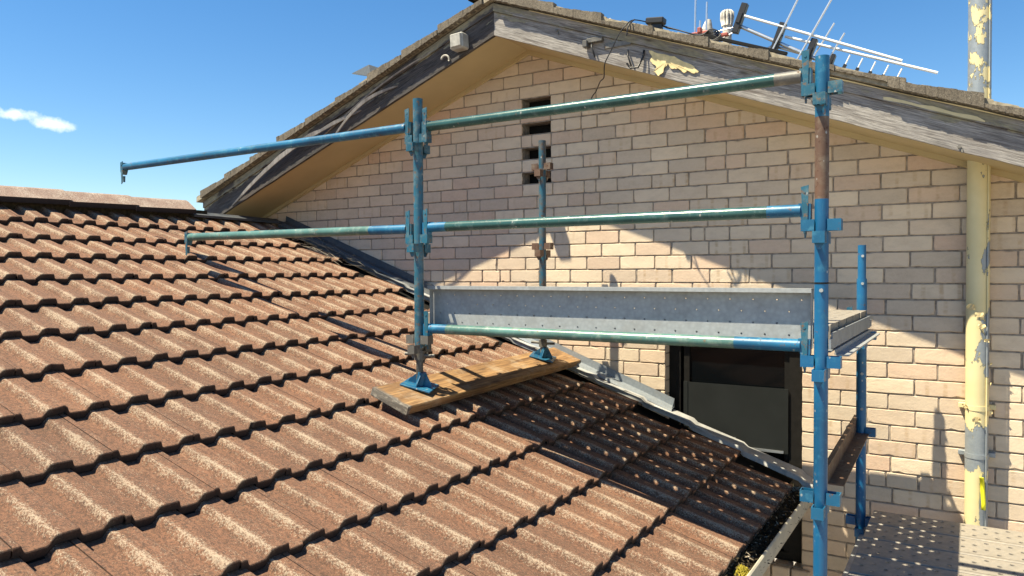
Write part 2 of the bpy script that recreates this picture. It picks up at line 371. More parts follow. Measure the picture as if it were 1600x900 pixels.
house = thing('brick_house', 'cream brick gabled house with weathered bargeboards and a lower brown tiled roof', 'house', (-2.0, 0, GZ))

# ------------------------------------------------------------------ gable wall
BX, BH = .24, .086
AX, AZ, SL = -1.991, .962, .3775      # apex of the bargeboards' lower edge, slope
def soff(x): return AZ - SL*abs(x-AX)
WIN = (-1.0, -.175, -2.30, -.903)
VENTS = [(-2.055, -1.822, n*BH-BH/2+.004, n*BH+BH/2-.004) for n in (1, 3, 5, 7)]
mb = MB()
def brick(x0, x1, z0, z1, st):
    g = .0038
    x0 += g; x1 -= g; z0 += g; z1 -= g
    if x1-x0 < .015: return
    d = R_.uniform(-.002, .002); cx, cz = (x0+x1)/2, (z0+z1)/2; hx, hz = (x1-x0)/2, (z1-z0)/2
    tl = [R_.uniform(-.0014, .0014) for _ in range(4)]; sd = R_.random()*50
    nx = 7 if hx > .07 else 4; nz_ = 3; pts = []
    for k in range(nx): pts.append((-1+2*k/nx, -1))
    for k in range(nz_): pts.append((1, -1+2*k/nz_))
    for k in range(nx): pts.append((1-2*k/nx, 1))
    for k in range(nz_): pts.append((-1, 1-2*k/nz_))
    chip = R_.randrange(len(pts)) if R_.random() < .35 else -1
    o, q, r = [], [], []
    for i, (u, v) in enumerate(pts):
        wob = .0012*mnoise.noise(Vector((u*6+sd, v*3, 1)))+.0005*R_.uniform(-1, 1)
        tilt = (tl[0]*(1-v)+tl[1]*(1+v))/2 if abs(u) == 1 else 0
        cr = .0016 if abs(u) == 1 and abs(v) == 1 else 0
        x = cx+u*(hx-cr)+(wob if abs(u) == 1 else 0)+tilt*.6; z = cz+v*(hz-cr*.8)+wob+(tl[2]*(1-u)+tl[3]*(1+u))/4
        if i == chip: x -= u*.005*R_.random(); z -= v*.004
        b_ = .0026+(.004 if i == chip else 0)
        o.append(mb.vert((x, .014, z))); q.append(mb.vert((x, .0035+d, z)))
        r.append(mb.vert((x-u*b_, d+.0006*R_.uniform(-1, 1), z-v*b_*.9)))
    n_ = len(pts)
    mb.face(r, 0)
    for k in range(n_):
        k2 = (k+1) % n_
        mb.face([o[k], o[k2], q[k2], q[k]], 0); mb.face([q[k], q[k2], r[k2], r[k]], 0)
    u0 = R_.uniform(0, .05)
    for i in o+q+r:
        mb.tone[i] = st; mb.uv[i] = (mb.v[i][0]-x0+u0, mb.v[i][2])
XL, XR = -5.6, 2.6
for n in range(int((GZ)/BH)-1, 12):
    zc = n*BH; z0 = zc-BH/2; z1 = zc+BH/2
    par = 0 if n % 2 == 0 else 1
    drift = -.0032*n-.008
    x = XL-.12*par - (.12 if n % 2 == 0 else 0)
    base = math.floor(XL/.24)*.24
    xs = [base+.24*k+(.12 if n % 2 == 0 else -.0085)+drift for k in range(-1, 36)]
    for a, b in zip(xs[:-1], xs[1:]):
        a += R_.uniform(-.003, .003)
        if b < XL or a > XR: continue
        if max(soff(a), soff(b), AZ if a < AX < b else -9) < z0-.02: continue
        segs = [(a, b)]
        if R_.random() < .05: c = R_.choice((.36, .5, .64)); segs = [(a, a+(b-a)*c), (a+(b-a)*c, b)]
        cut = []
        for (a1, b1) in segs:
            rects = [(a1, b1)]
            for (wx0, wx1, wz0, wz1) in [WIN]+VENTS:
                if z1 > wz0+.01 and z0 < wz1-.01:
                    nr = []
                    for (p, q) in rects:
                        if q <= wx0 or p >= wx1: nr.append((p, q)); continue
                        if p < wx0: nr.append((p, wx0+.004))
                        if q > wx1: nr.append((wx1-.004, q))
                    rects = nr
            cut += rects
        t0 = R_.random(); pk = max(0, R_.gauss(.3, .35)) if R_.random() < .6 else 0
        if a < -2.6: pk = min(1, pk+.25)
        stn = R_.choice((0, 0, 0, 0, 0, 0, .7, 1)) if a > -1.6 else R_.choice((0, 0, 0, 0, 0, 0, .2, .5))
        for (p, q) in cut: brick(p, q, z0, z1, (t0, min(1, pk), stn))
# mortar backing, cut round the openings
def gridplane(mb, xs, zs, y, skip, mi):
    for i in range(len(xs)-1):
        for k in range(len(zs)-1):
            cx = (xs[i]+xs[i+1])/2; cz = (zs[k]+zs[k+1])/2
            if any(s[0] < cx < s[1] and s[2] < cz < s[3] for s in skip): continue
            mb.poly([(xs[i], y, zs[k]), (xs[i+1], y, zs[k]), (xs[i+1], y, zs[k+1]), (xs[i], y, zs[k+1])], mi)
holes = [WIN]+VENTS
xs = sorted(set([XL, XR, -2.055, -1.822, WIN[0], WIN[1]])); zs = sorted(set([GZ, -.25]+[v for h in holes for v in h[2:]]))
zs = [z for z in zs if z <= .7]
zs = sorted(set([GZ, -.9]+[v for h in holes for v in h[2:]]+[-.9+.03*k for k in range(1, 64)]))
zs = [z for z in zs if z < AZ+.06]
for za, zb in zip(zs[:-1], zs[1:]):
    if zb-za < 1e-6: continue
    hw = (AZ+.07-zb)/SL; a_, b_ = max(XL, AX-hw), min(XR, AX+hw)
    sp = [(a_, b_)]
    for h in holes:
        if za >= h[2]-1e-6 and zb <= h[3]+1e-6:
            sp = [q for (p, r) in sp for q in ((p, h[0]), (h[1], r)) if q[1] > q[0]]
    for (p, r) in sp: mb.poly([(p, .0062, za), (r, .0062, za), (r, .0062, zb), (p, .0062, zb)], 1)
wall = mb
wall.poly([(WIN[0]-.02, .135, WIN[2]-.02), (WIN[1]+.02, .135, WIN[2]-.02), (WIN[1]+.02, .135, WIN[3]+.02), (WIN[0]-.02, .135, WIN[3]+.02)], 2)
# reveals of vents and window
for (x0, x1, z0, z1) in VENTS:
    for a, b in (((x0, 0, z0), (x0, .11, z1)), ((x1, 0, z0), (x1, .11, z1))): wall.poly([(a[0], .004, a[2]), (a[0], b[1], a[2]), (a[0], b[1], b[2]), (a[0], .004, b[2])], 1)
    wall.poly([(x0, .004, z0), (x1, .004, z0), (x1, .11, z0), (x0, .11, z0)], 1); wall.poly([(x0, .004, z1), (x1, .004, z1), (x1, .11, z1), (x0, .11, z1)], 1)
    wall.poly([(x0, .11, z0), (x1, .11, z0), (x1, .11, z1), (x0, .11, z1)], 2)
x0, x1, z0, z1 = WIN
for xx in (x0, x1):
    for k in range(17):
        za = z0+k*BH+.004; zb = za+BH-.009
        if zb > z1: continue
        q = [wall.vert(p) for p in ((xx-(.004 if xx == x0 else -.004)*0, .004, za), (xx, .11, za), (xx, .11, zb), (xx, .004, zb))]; wall.face(q, 0)
        for i in q: wall.tone[i] = (R_.random(), .1, 0); wall.uv[i] = (0, 0)
    s = .004 if xx == x0 else -.004
    wall.poly([(xx-s, .004, z0), (xx-s, .12, z0), (xx-s, .12, z1), (xx-s, .004, z1)], 1)
wall.poly([(x0, .004, z1), (x1, .004, z1), (x1, .11, z1), (x0, .11, z1)], 1)
build('gable_wall', wall, ['brick', 'mortar', 'dark'], house)

# wing wall below the lower roof, with its eave lining
mb = MB(); mb.box((-1.16, -6.2, GZ), (-1.04, -.02, -1.62), 0); mb.box((-7.9, -6.2, GZ), (-7.8, -.02, -1.62), 0); mb.box((-7.8, -6.2, GZ), (-1.16, -6.1, -1.62), 0)
for k in range(33):
    z = GZ+k*BH
    for i in range(25):
        y = -6.1+i*.245+(.12 if k % 2 else 0)
        if y > -.3: continue
        j0 = len(mb.v); mb.box((-1.0405, y+.005, z+.005), (-1.035, y+.235, z+.081), 1)
        tn = (R_.random(), R_.random()*.3, 0)
        for q in range(j0, len(mb.v)): mb.tone[q] = tn; mb.uv[q] = (0, 0)
build('wing_wall', mb, ['mortar', 'brick'], house)
mb = MB(); mb.box((-1.04, -6.2, -1.90), (-.22, -.12, -1.885)); build('eave_lining', mb, 'cream', house)

# window
wn = build('window', (lambda q: (q.box((WIN[0]+.001, .075, WIN[2]+.001), (WIN[0]+.075, .115, WIN[3]-.001)), q.box((WIN[1]-.085, .075, WIN[2]+.001), (WIN[1]-.001, .115, WIN[3]-.001)),
    q.box((WIN[0]+.075, .075, WIN[3]-.07), (WIN[1]-.085, .115, WIN[3]-.001)), q.box((WIN[0]+.075, .075, WIN[2]+.001), (WIN[1]-.085, .115, WIN[2]+.05)),
    q)[-1])(MB()), 'frame', house)
mb = MB()
a0, a1 = WIN[0]+.13, WIN[1]-.115
mb.box((WIN[0]+.095, .085, WIN[2]+.05), (a0, .11, WIN[3]-.08)); mb.box((a1, .085, WIN[2]+.05), (a1+.03, .11, WIN[3]-.08)); mb.box((a0, .085, -1.86), (a1, .11, -1.82))
build('sash', mb, 'frame', wn)
mb = MB(); mb.box((a0, .098, WIN[2]+.05), (a1, .102, WIN[3]-.07)); build('pane', mb, 'glass', wn)
mb = MB()
zt_ = -1.272; P = []
mb.box((a0-.03, .060, -1.66), (a0-.004, .071, zt_), 0); mb.box((a1+.004, .060, -1.66), (a1+.026, .071, zt_-.004), 0)
mb.box((a0-.004, .064, -1.645), (a1+.004, .068, zt_-.002), 0); mb.box((a0+.05, .058, -1.66), (a1, .070, -1.645), 1); mb.box((a0+.22, .052, -1.60), (a0+.30, .060, -1.594), 1)
build('insect_screen', mb, ['screen', 'alu'], wn)
mb = MB()
for k in range(8):
    x = WIN[0]+.0+k*.11
    j0 = len(mb.v); mb.box((x+.004, -.035, WIN[2]-.10), (x+.104, .10, WIN[2]-.005), 0, None, .006)
    tn = (R_.random(), .2, 0)
    for q in range(j0, len(mb.v)): mb.tone[q] = tn; mb.uv[q] = (0, 0)
build('window_sill', mb, 'brick', house)

# ------------------------------------------------------------------ bargeboards, soffit
def board(name, side, mats, y0=-.45, y1=-.425):
    L = 2.98 if side < 0 else 4.35
    mb = MB(); N = 60
    ca = math.cos(math.atan(SL)); 
    for (ya, yb, lo, hi, mi) in ((y0, y1, 0., .150, 0), (y0-.012, y1, .152, .203, 1)):
        rings = []
        for k in range(N+1):
            t = k/N; x = AX+side*L*t; s = L*t/ca
            wv = .006*mnoise.noise(Vector((x*1.5, side*3, 1))) ; e = .004*mnoise.noise(Vector((x*6, side, 4)))
            zb = soff(x)+lo+(e if lo == 0 else 0); zt = soff(x)+hi
            cy = .004*mnoise.noise(Vector((x*2, side, 9)))
            ring = [(x, ya+cy, zb), (x, ya+cy, zt), (x, yb, zt), (x, yb, zb)]
            ids = [mb.vert(p) for p in ring]
            for i, uvy in zip(ids, (lo, hi, hi, lo)): mb.uv[i] = (s+(7 if side < 0 else 0), uvy)
            rings.append(ids)
        for k in range(N):
            for q in range(4): mb.face([rings[k][q], rings[k+1][q], rings[k+1][(q+1) % 4], rings[k][(q+1) % 4]], mi)
        mb.face(rings[0], mi); mb.face(rings[-1], mi)
    return build(name, mb, mats, house)
bl_ = board('bargeboard', -1, ['bargeshade', 'bargeshade'])
tag(bl_, 'split left bargeboard, verge shade put into its dark colour', None)
br_ = board('bargeboard', 1, ['barge', 'barge'])
tag(br_, 'bleached grey right bargeboard with patches of cream paint', None)
# bent splintered strips coming off the left board
mb = MB()
for (xa, xb, lo, w, d) in ((-2.35, -3.6, .150, .012, .022), (-3.15, -4.6, .085, .045, .070), (-2.80, -3.45, .085, .030, .050)):
    N = 24; rg = []
    for k in range(N+1):
        t = k/N; x = xa+(xb-xa)*t; yy = -.452-d*math.sin(math.pi*t); z = soff(x)+lo+.03*math.sin(t*4)-.05*t
        w_ = w*(.15+.85*math.sin(math.pi*min(1, max(0, t)))**.6)*(.8+.4*mnoise.noise(Vector((x*7, 1, 1)))); ids = [mb.vert((x, yy, z)), mb.vert((x, yy-.004, z+w_)), mb.vert((x, yy+.008, z+w_)), mb.vert((x, yy+.008, z))]
        for i in ids: mb.uv[i] = (x*1.05, .02)
        rg.append(ids)
    for k in range(N):
        for q in range(4): mb.face([rg[k][q], rg[k+1][q], rg[k+1][(q+1) % 4], rg[k][(q+1) % 4]])
    mb.face(rg[0]); mb.face(rg[-1])
build('split_timber_strip', mb, 'barge', bl_)
# curling flake of paint on the right board
mb = MB()
flk0 = [(-.93, .135), (-.86, .128), (-.78, .130), (-.70, .112), (-.64, .085), (-.66, .062), (-.70, .068), (-.72, .048), (-.76, .07), (-.80, .058), (-.82, .085), (-.845, .03), (-.87, .0), (-.90, .02), (-.885, .05), (-.92, .075), (-.915, .1)]
flk = []
for (p, q) in zip(flk0, flk0[1:]+flk0[:1]):
    for tt in (0, .25, .5, .75): flk.append((p[0]+(q[0]-p[0])*tt+R_.uniform(-.005, .005), p[1]+(q[1]-p[1])*tt+R_.uniform(-.004, .004)))
ci = mb.vert((-.82, -.4575, soff(-.82)+.095)); ids = []
for (x, h) in flk:
    ids.append(mb.vert((x, -.4575, soff(x)+h)))
for k in range(len(ids)): mb.face([ci, ids[k], ids[(k+1) % len(ids)]])
ids2 = [mb.vert((mb.v[i][0], mb.v[i][1]+.002, mb.v[i][2])) for i in ids]
for k in range(len(ids)): mb.face([ids[k], ids2[k], ids2[(k+1) % len(ids)], ids[(k+1) % len(ids)]])
build('curling_paint_flake', mb, 'yellow', br_)
# small remnants, nails and pale caulk lines
for side, x0, x1 in ((1, -1.72, 1.9),):
    mb = MB(); N = 120
    for k in range(N):
        xa = x0+(x1-x0)*k/N; xb = x0+(x1-x0)*(k+1)/N
        ta = .0055*max(.12, .5+mnoise.noise(Vector((xa*4, side, 0)))); tb = .0055*max(.12, .5+mnoise.noise(Vector((xb*4, side, 0))))
        mb.poly([(xa, -.4645, soff(xa)+.2035), (xb, -.4645, soff(xb)+.2035), (xb, -.470, soff(xb)+.2045+tb), (xa, -.470, soff(xa)+.2045+ta)])
    build('drip_edge', mb, 'cream', br_ if side > 0 else bl_)
mb = MB(); pr_ = None
for k in range(15):
    xa = .28+k*.03; lo = .158+.006*mnoise.noise(Vector((xa*9, 1, 1))); hi = .174+.010*mnoise.noise(Vector((xa*13, 4, 1)))-(.008 if k in (0, 14) else 0)
    r = [mb.vert((xa, -.4645, soff(xa)+lo)), mb.vert((xa, -.4655, soff(xa)+hi))]
    if pr_: mb.face([pr_[0], r[0], r[1], pr_[1]])
    pr_ = r
build('paint_remnant', mb, 'cream', br_)
for x, h in ((-1.53, .125), (.60, .02), (-.05, .075), (1.3, .1)):
    mb = MB(); mb.tube((x, -.449, soff(x)+h), (x, -.458, soff(x)+h), .008, 0, 8); mb.tube((x+.01, -.449, soff(x)+h-.008), (x+.012, -.456, soff(x)+h-.03), .004, 0, 6); build('nail_head', mb, 'greyst', br_)

mb = MB()
xl, xr = -4.97, 2.36
for (xa, xb) in ((AX, xl), (AX, xr)):
    mb.poly([(xa, -.43, soff(xa)+.012), (xb, -.43, soff(xb)+.012), (xb, .02, soff(xb)+.012), (xa, .02, soff(xa)+.012)])
    mb.poly([(xa, -.43, soff(xa)+.018), (xb, -.43, soff(xb)+.018), (xb, .02, soff(xb)+.018), (xa, .02, soff(xa)+.018)])
so_ = build('soffit', mb, 'soffit', house)
mb = MB()
for (xa, xb) in ((AX, xl), (AX, xr)):
    mb.poly([(xa, -.016, soff(xa)+.012), (xb, -.016, soff(xb)+.012), (xb, -.020, soff(xb)-.016), (xa, -.020, soff(xa)-.016)])
    mb.poly([(xa, -.020, soff(xa)-.016), (xb, -.020, soff(xb)-.016), (xb, .0, soff(xb)-.020), (xa, .0, soff(xa)-.020)])
build('soffit_bead', mb, 'soffit', so_)

# ------------------------------------------------------------------ tiles
PROF = [(-.018, -.0015), (-.002, -.0015), (.003, -.004), (.013, -.025), (.017, -.027), (.068, -.027), (.072, -.025), (.086, -.0025), (.092, -.0003), (.112, 0), (.149, 0), (.154, -.003), (.163, -.025), (.167, -.027), (.218, -.027), (.222, -.025), (.236, -.0025), (.242, -.0003), (.262, 0), (.2785, 0)]
WEAR = [.1, .3, .2, .05, .05, .05, .35, 1.15, 1.25, .15, .3, .2, .05, .05, .05, .35, 1.15, 1.25, .15, .1]
STEP = .032
def tile(mb, O, dn, al, nr, yoff, gap, th=.025, dark=.3, rise=0.):
    """one interlocking tile: O = front edge point on the course line at al=0"""
    jh = R_.uniform(-.0015, .002); js = R_.uniform(-.005, .005); sk = R_.uniform(-.004, .004)
    tone = R_.random()*.55+.45*max(0, min(1, (yoff+3.6)/2.6-.15*(O.x+2.4)))
    rows = []; chip = R_.randrange(len(PROF)) if R_.random() < .3 else None
    ss = [(-gap-.03, -STEP*1.09+rise*1.6), (-gap*.5, -STEP*.5+rise*.7), (-.012, -STEP*.03), (-.0035, -.001), (0, -.004), (.0001, -.0042), (0.0006, -.0045-th)]
    for (s_, hh) in ss:
        r = []
        for k, (y, h) in enumerate(PROF):
            e = 0
            if -.02 < s_: e = .0007*mnoise.noise(Vector((y*60+yoff*9, tone*50, s_*9)))
            if s_ > -.004 and chip is not None and abs(k-chip) < 1: e -= .009
            p = O+dn*(s_+js+sk*(y-.13)*6+e)+al*(yoff+y)+nr*(h+hh+jh)
            i = mb.vert(p); mb.tone[i] = (tone, WEAR[k]*(1.0 if s_ > -gap*.9 else .7), 0 if s_ < -.003 else (.7 if s_ < .0002 else 1.))  # last tone value blackens the front face: step shade as colour
            r.append(i)
        rows.append(r)
    for a, b in zip(rows[:-1], rows[1:]):
        for k in range(len(PROF)-1): mb.face([a[k], a[k+1], b[k+1], b[k]], 0, False)
    # side edges
    for kk in (0, len(PROF)-1):
        for a, b in zip(rows[:-3], rows[1:-2]):
            pa, pb = Vector(mb.v[a[kk]]), Vector(mb.v[b[kk]])
            q = [mb.vert(pa), mb.vert(pb), mb.vert(pb-nr*.012), mb.vert(pa-nr*.012)]
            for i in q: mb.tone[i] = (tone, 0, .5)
            mb.face(q, 0)
lr = MB()
K0, K1 = -6, 7
for k in range(K0, K1+1):
    O = RO+DN*(G*k); O = Vector((O.x, 0, O.z))
    st = 0. if k % 2 == 0 else .15
    # phase: rib far corners lie at y = RO.y + .15 n
    n0 = -9 if k % 2 == 0 else -9
    for i in range(-9, 12):
        y = RO.y+i*.30+(.15 if k % 2 else 0)
        if y+.28 > -.06 or y < -6.2: continue
        tile(lr, O, DN, Vector((0, 1, 0)), NR, y, G, rise=(.02 if k == K0 else 0))
# last partial tiles against the wall flashing are cut: reach under the apron
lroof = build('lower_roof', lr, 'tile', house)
# underlay + west slope beyond the ridge
mb = MB()
xr_, zr_ = RO.x+DN.x*G*-7, roofz(RO.x+DN.x*G*-7)
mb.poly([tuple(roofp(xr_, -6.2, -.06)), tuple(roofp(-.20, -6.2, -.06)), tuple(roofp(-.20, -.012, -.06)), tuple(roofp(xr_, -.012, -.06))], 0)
mb.box((-.235, -6.2, -1.95), (-.21, -.05, roofz(-.21)-.07), 1)
mb.poly([(xr_, -6.2, zr_-.01), (xr_, -.012, zr_-.01), (-7.9, -.012, zr_-1.2), (-7.9, -6.2, zr_-1.2)], 2)
build('roof_underlay', mb, ['dark', 'cream', 'oldtile'], lroof)
# west slope tiles (coarse rows)
# ridge caps
rc = MB()
def ridgecap(mb, xc, zc, y0, y1, drop, hw, th=.018, sl=.42, tilt=.0):
    prof = [(-hw, -drop), (-hw*.38, -.012), (hw*-.2, 0), (hw*.2, 0), (hw*.38, -.012), (hw, -drop)]
    rows = []
    tn = R_.random()
    for (y, dz) in ((y0, .0), (y0+.02, .001), (y1-.02, tilt), (y1, tilt-.001)):
        r = []
        for i, (x, z) in enumerate(prof):
            v = mb.vert((xc+x+R_.uniform(-.002, .002), y, zc+z+dz+R_.uniform(-.0015, .0015))); mb.tone[v] = (tn, .7, 0); r.append(v)
        rows.append(r)
    for a, b in zip(rows[:-1], rows[1:]):
        for k in range(len(prof)-1): mb.face([a[k], a[k+1], b[k+1], b[k]])
    for r, yy in ((rows[0], y0), (rows[-1], y1)):
        lo = [mb.vert((mb.v[i][0], yy, mb.v[i][2]-th)) for i in r]
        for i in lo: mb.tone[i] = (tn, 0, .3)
        for k in range(len(prof)-1): mb.face([r[k], r[k+1], lo[k+1], lo[k]])
    for sgn in (0, len(prof)-1):  # long edges toned near-black, shade below the cap put into the colour
        a = [r[sgn] for r in rows]; lo = [mb.vert((mb.v[i][0]-(.003 if sgn else -.003), mb.v[i][1], mb.v[i][2]-th)) for i in a]
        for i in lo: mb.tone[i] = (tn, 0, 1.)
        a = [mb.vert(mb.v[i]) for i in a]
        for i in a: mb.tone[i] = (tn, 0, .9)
        for k in range(3): mb.face([a[k], a[k+1], lo[k+1], lo[k]])
ys = [-.90+(-.465)*i for i in range(0, 12)]
for i, y in enumerate(ys):
    c = MB(); ridgecap(c, -4.60, -.012-.001*i, y-.465-.02, y, .078, .155, th=.034, tilt=.012)
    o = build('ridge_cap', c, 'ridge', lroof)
mb = MB(); mb.box((-4.70, -6.2, -.16), (-4.52, -.75, -.075)); build('ridge_bedding', mb, 'litter', lroof)  # near-black material puts the under-cap shade into the bedding colour
c = MB(); ridgecap(c, -4.58, -.085, -.90, -.02, .03, .11, tilt=-.01); tag(build('ridge_flashing', c, 'flashshade', lroof), None, None)

# ------------------------------------------------------------------ upper roof (verge edge seen from below)
up_m = MB()
ang = math.atan(SL); 
for side in (1, -1):
    dn = Vector((side*math.cos(ang), 0, -math.sin(ang))); nr = Vector((side*math.sin(ang), 0, math.cos(ang)))
    for k in range(14 if side > 0 else 9):
        x = (-1.52+.3166*k-.3166) if side > 0 else (-2.40-.3166*k)
        O = Vector((x, 0, soff(x)+.266))
        for i in range(0, 12): tile(up_m, O, dn, Vector((0, 1, 0)), nr, -.462+.30*i, .338, .030)
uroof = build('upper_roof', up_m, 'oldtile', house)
mb = MB()
for side in (1, -1):
    L = 4.3 if side > 0 else 3.02; N = 90
    for k in range(N):
        xa = AX+side*L*k/N; xb = AX+side*L*(k+1)/N
        fa = R_.uniform(-.006, .003)
        a = [(xa, -.497+fa*.4, soff(xa)+.2155), (xb, -.497, soff(xb)+.2155), (xb, -.494, soff(xb)+.262+fa), (xa, -.494, soff(xa)+.262+fa)]
        mb.poly(a, 0); mb.poly([a[0], a[1], (xb, -.43, soff(xb)+.2155), (xa, -.43, soff(xa)+.2155)], 0)
        mb.poly([a[3], a[2], (xb, -.40, soff(xb)+.245), (xa, -.40, soff(xa)+.245)], 0)
build('verge_bedding', mb, 'bed', uroof)
mb = MB()
for side in (1, -1):
    L = 4.3 if side > 0 else 3.02
    xb = AX+side*L
    mb.poly([(AX, -.425, AZ+.21), (xb, -.425, soff(xb)+.21), (xb, 3.1, soff(xb)+.21), (AX, 3.1, AZ+.21)])
build('roof_deck', mb, 'dark', uroof)
for i in range(8):
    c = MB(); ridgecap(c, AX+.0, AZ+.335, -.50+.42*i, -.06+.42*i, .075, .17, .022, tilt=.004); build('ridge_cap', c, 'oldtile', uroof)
# ends of roof edge tiles: thick verge tiles as on the photograph, stepping down the slope
for side in (1, -1):
    mb = MB()
    for k in range(13 if side > 0 else 9):
        xa = (-1.52+.3166*(k-1)) if side > 0 else (-2.40-.3166*(k-1)+.0)
        xb = xa+side*.3166
        if side < 0 and k == 0: xa = AX-.05
        if side > 0 and k == 0: xa = AX+.02
        e = R_.uniform(-.010, .012); xa += side*R_.uniform(0, .008)
        j0 = len(mb.v)
        N = 12
        for q in range(N):
            x0 = xa+(xb-xa)*q/N; x1 = xa+(xb-xa)*(q+1)/N
            h0 = .240+.030*q/N+e; h1 = .240+.030*(q+1)/N+e; gp = .022 if side > 0 and (.02 < x0 < .30 or 1.0 < x0 < 1.2) else 0
            j = R_.uniform(-.002, .002)
            j2 = R_.uniform(-.004, .004); A = [(x0, -.515+j, soff(x0)+.215+gp+j2), (x1, -.515+j, soff(x1)+.215+gp-j2), (x1, -.515+j2*.5, soff(x1)+h1+j), (x0, -.515+j2*.5, soff(x0)+h0+j)]
            B = [(p[0], -.47, p[2]) for p in A]
            mb.poly(A); mb.poly([A[3], A[2], B[2], B[3]]); mb.poly([A[0], A[1], B[1], B[0]])
            if q == N-1: mb.poly([A[1], A[2], B[2], B[1]])
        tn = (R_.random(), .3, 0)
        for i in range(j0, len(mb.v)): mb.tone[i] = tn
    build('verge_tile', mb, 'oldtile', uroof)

# ------------------------------------------------------------------ flashings
for (fx0, fx1, fm, dh) in ((-4.45, -2.74, 'flashshade', 0.), (-2.76, -.934, 'flash', .002)):
  mb = MB(); N = 30
  xs_ = [fx0+(fx1-fx0)*i/N for i in range(N+1)]
  for a, b in zip(xs_[:-1], xs_[1:]):
      w1 = .004*mnoise.noise(Vector((a*3, 0, 0))); w2 = .004*mnoise.noise(Vector((b*3, 0, 0)))
      def R4(x, w): return [(x, -.012-dh, roofz(x)+.085), (x, -.012-.004, roofz(x)+.035+w), (x, -.062+w, roofz(x)+.026+w), (x, -.068+w, roofz(x)+.010)]
      A = R4(a, w1); B = R4(b, w2)
      for q in range(3): mb.poly([A[q], A[q+1], B[q+1], B[q]])
  if fm == 'flash': mb.poly([(-.934, -.012, roofz(-.934)+.085), (-.934, -.016, roofz(-.934)+.035), (-.934, -.062, roofz(-.934)+.028), (-.934, -.03, roofz(-.934)+.06)])
  fl_ = build('step_flashing', mb, fm, house)

mb = MB()
N = 170; prev = None
for i in range(N+1):
    x = -4.45+4.36*i/N
    # position within course -> follows the tile steps
    sx = ((x-RO.x)/DN.x/G) % 1.0
    hh = -STEP*(1-sx)*.5
    n1 = mnoise.noise(Vector((x*4, 1, 2))); n2 = mnoise.noise(Vector((x*9, 5, 2)))
    wd = .104+.016*n1+.008*n2+(.05 if x > -1.0 else 0)*(x+1.0)
    lift = .010+.006*n2
    row = [(x, -.014, roofz(x)+.022+hh), (x, -.07, roofz(x)+.018+hh+.004*n1), (x, -.12, roofz(x)+.012+hh+lift*.6), (x, -wd, roofz(x)+.006+hh+max(0, lift+.010*n1)), (x, -wd-.004, roofz(x)-.012+hh)]
    r = [mb.vert(p) for p in row]
    if prev:
        for q in range(4): mb.face([prev[q], r[q], r[q+1], prev[q+1]], 0, True)
    prev = r
build('apron_flashing', mb, 'apron', house)

# ------------------------------------------------------------------ gutter
mb = MB()
gy0, gy1 = -6.2, -.12
prof = [(-.205, -1.80), (-.205, -1.865), (-.19, -1.882), (-.12, -1.885), (-.094, -1.868), (-.088, -1.845), (-.086, -1.782), (-.092, -1.776), (-.098, -1.780), (-.0955, -1.786), (-.0915, -1.845), (-.10, -1.866), (-.125, -1.880)]
N = 14
for k in range(N):
    ya = gy0+(gy1-gy0)*k/N; yb = gy0+(gy1-gy0)*(k+1)/N
    za = .004*mnoise.noise(Vector((ya*2, 3, 1))); zb = .004*mnoise.noise(Vector((yb*2, 3, 1)))
    for q in range(len(prof)-1):
        p, r = prof[q], prof[q+1]
        mb.poly([(p[0], ya, p[1]+za), (p[0], yb, p[1]+zb), (r[0], yb, r[1]+zb), (r[0], ya, r[1]+za)])
mb.prism([(-.205, -1.80), (-.205, -1.865), (-.19, -1.882), (-.12, -1.885), (-.094, -1.868), (-.086, -1.782)], 'y', gy1, gy1+.003)
gut = build('gutter', mb, 'guttr', house)
# litter in the gutter
mb = MB()
for k in range(2600):
    y = R_.uniform(-2.2, -.15); x = R_.uniform(-.195, -.098); z = -1.845+R_.uniform(0, .085)*(1-abs(x+.16)/.09)+.02*mnoise.noise(Vector((y*5, 0, 0)))
    L = R_.uniform(.01, .035); a = R_.uniform(0, 6.28); b = R_.uniform(-.5, .9)
    d = Vector((math.cos(a)*math.cos(b), math.sin(a)*math.cos(b), math.sin(b))); s = d.orthogonal().normalized()*R_.uniform(.001, .004)
    c = Vector((x, y, z))
    mb.poly([c, c+d*L*.5+s, c+d*L, c+d*L*.5-s], 0 if R_.random() < .93 else 1)
for k in range(40):
    ya = -2.2+k*.052
    mb.poly([(-.204, ya, -1.825), (-.092, ya, -1.83), (-.092, ya+.052, -1.83), (-.204, ya+.052, -1.825)], 0)
tag(build('leaf_litter', mb, ['litter', 'straw']), 'dark dry leaf litter filling the eaves gutter', 'leaf litter', kind='stuff')
mb = MB()
for k in range(420):
    a = R_.uniform(0, 6.28); r = R_.random()**.5*.035; x = -.135+r*math.cos(a)*.8; y = -1.49+r*math.sin(a)*1.3; z = -1.80+.03*(1-r/.035)
    c = Vector((x, y, z)); q = R_.uniform(.002, .006)
    d = Vector((R_.uniform(-1, 1), R_.uniform(-1, 1), 1)).normalized()*q*2
    mb.poly([c+Vector((q, 0, 0)), c+Vector((-q*.5, q, 0)), c+d]); mb.poly([c+Vector((-q, 0, 0)), c+Vector((q*.5, -q, 0)), c+d])
tag(build('moss_clump', mb, 'moss'), 'yellow-green moss clump at the tile edge beside the gutter', 'moss', kind='stuff')
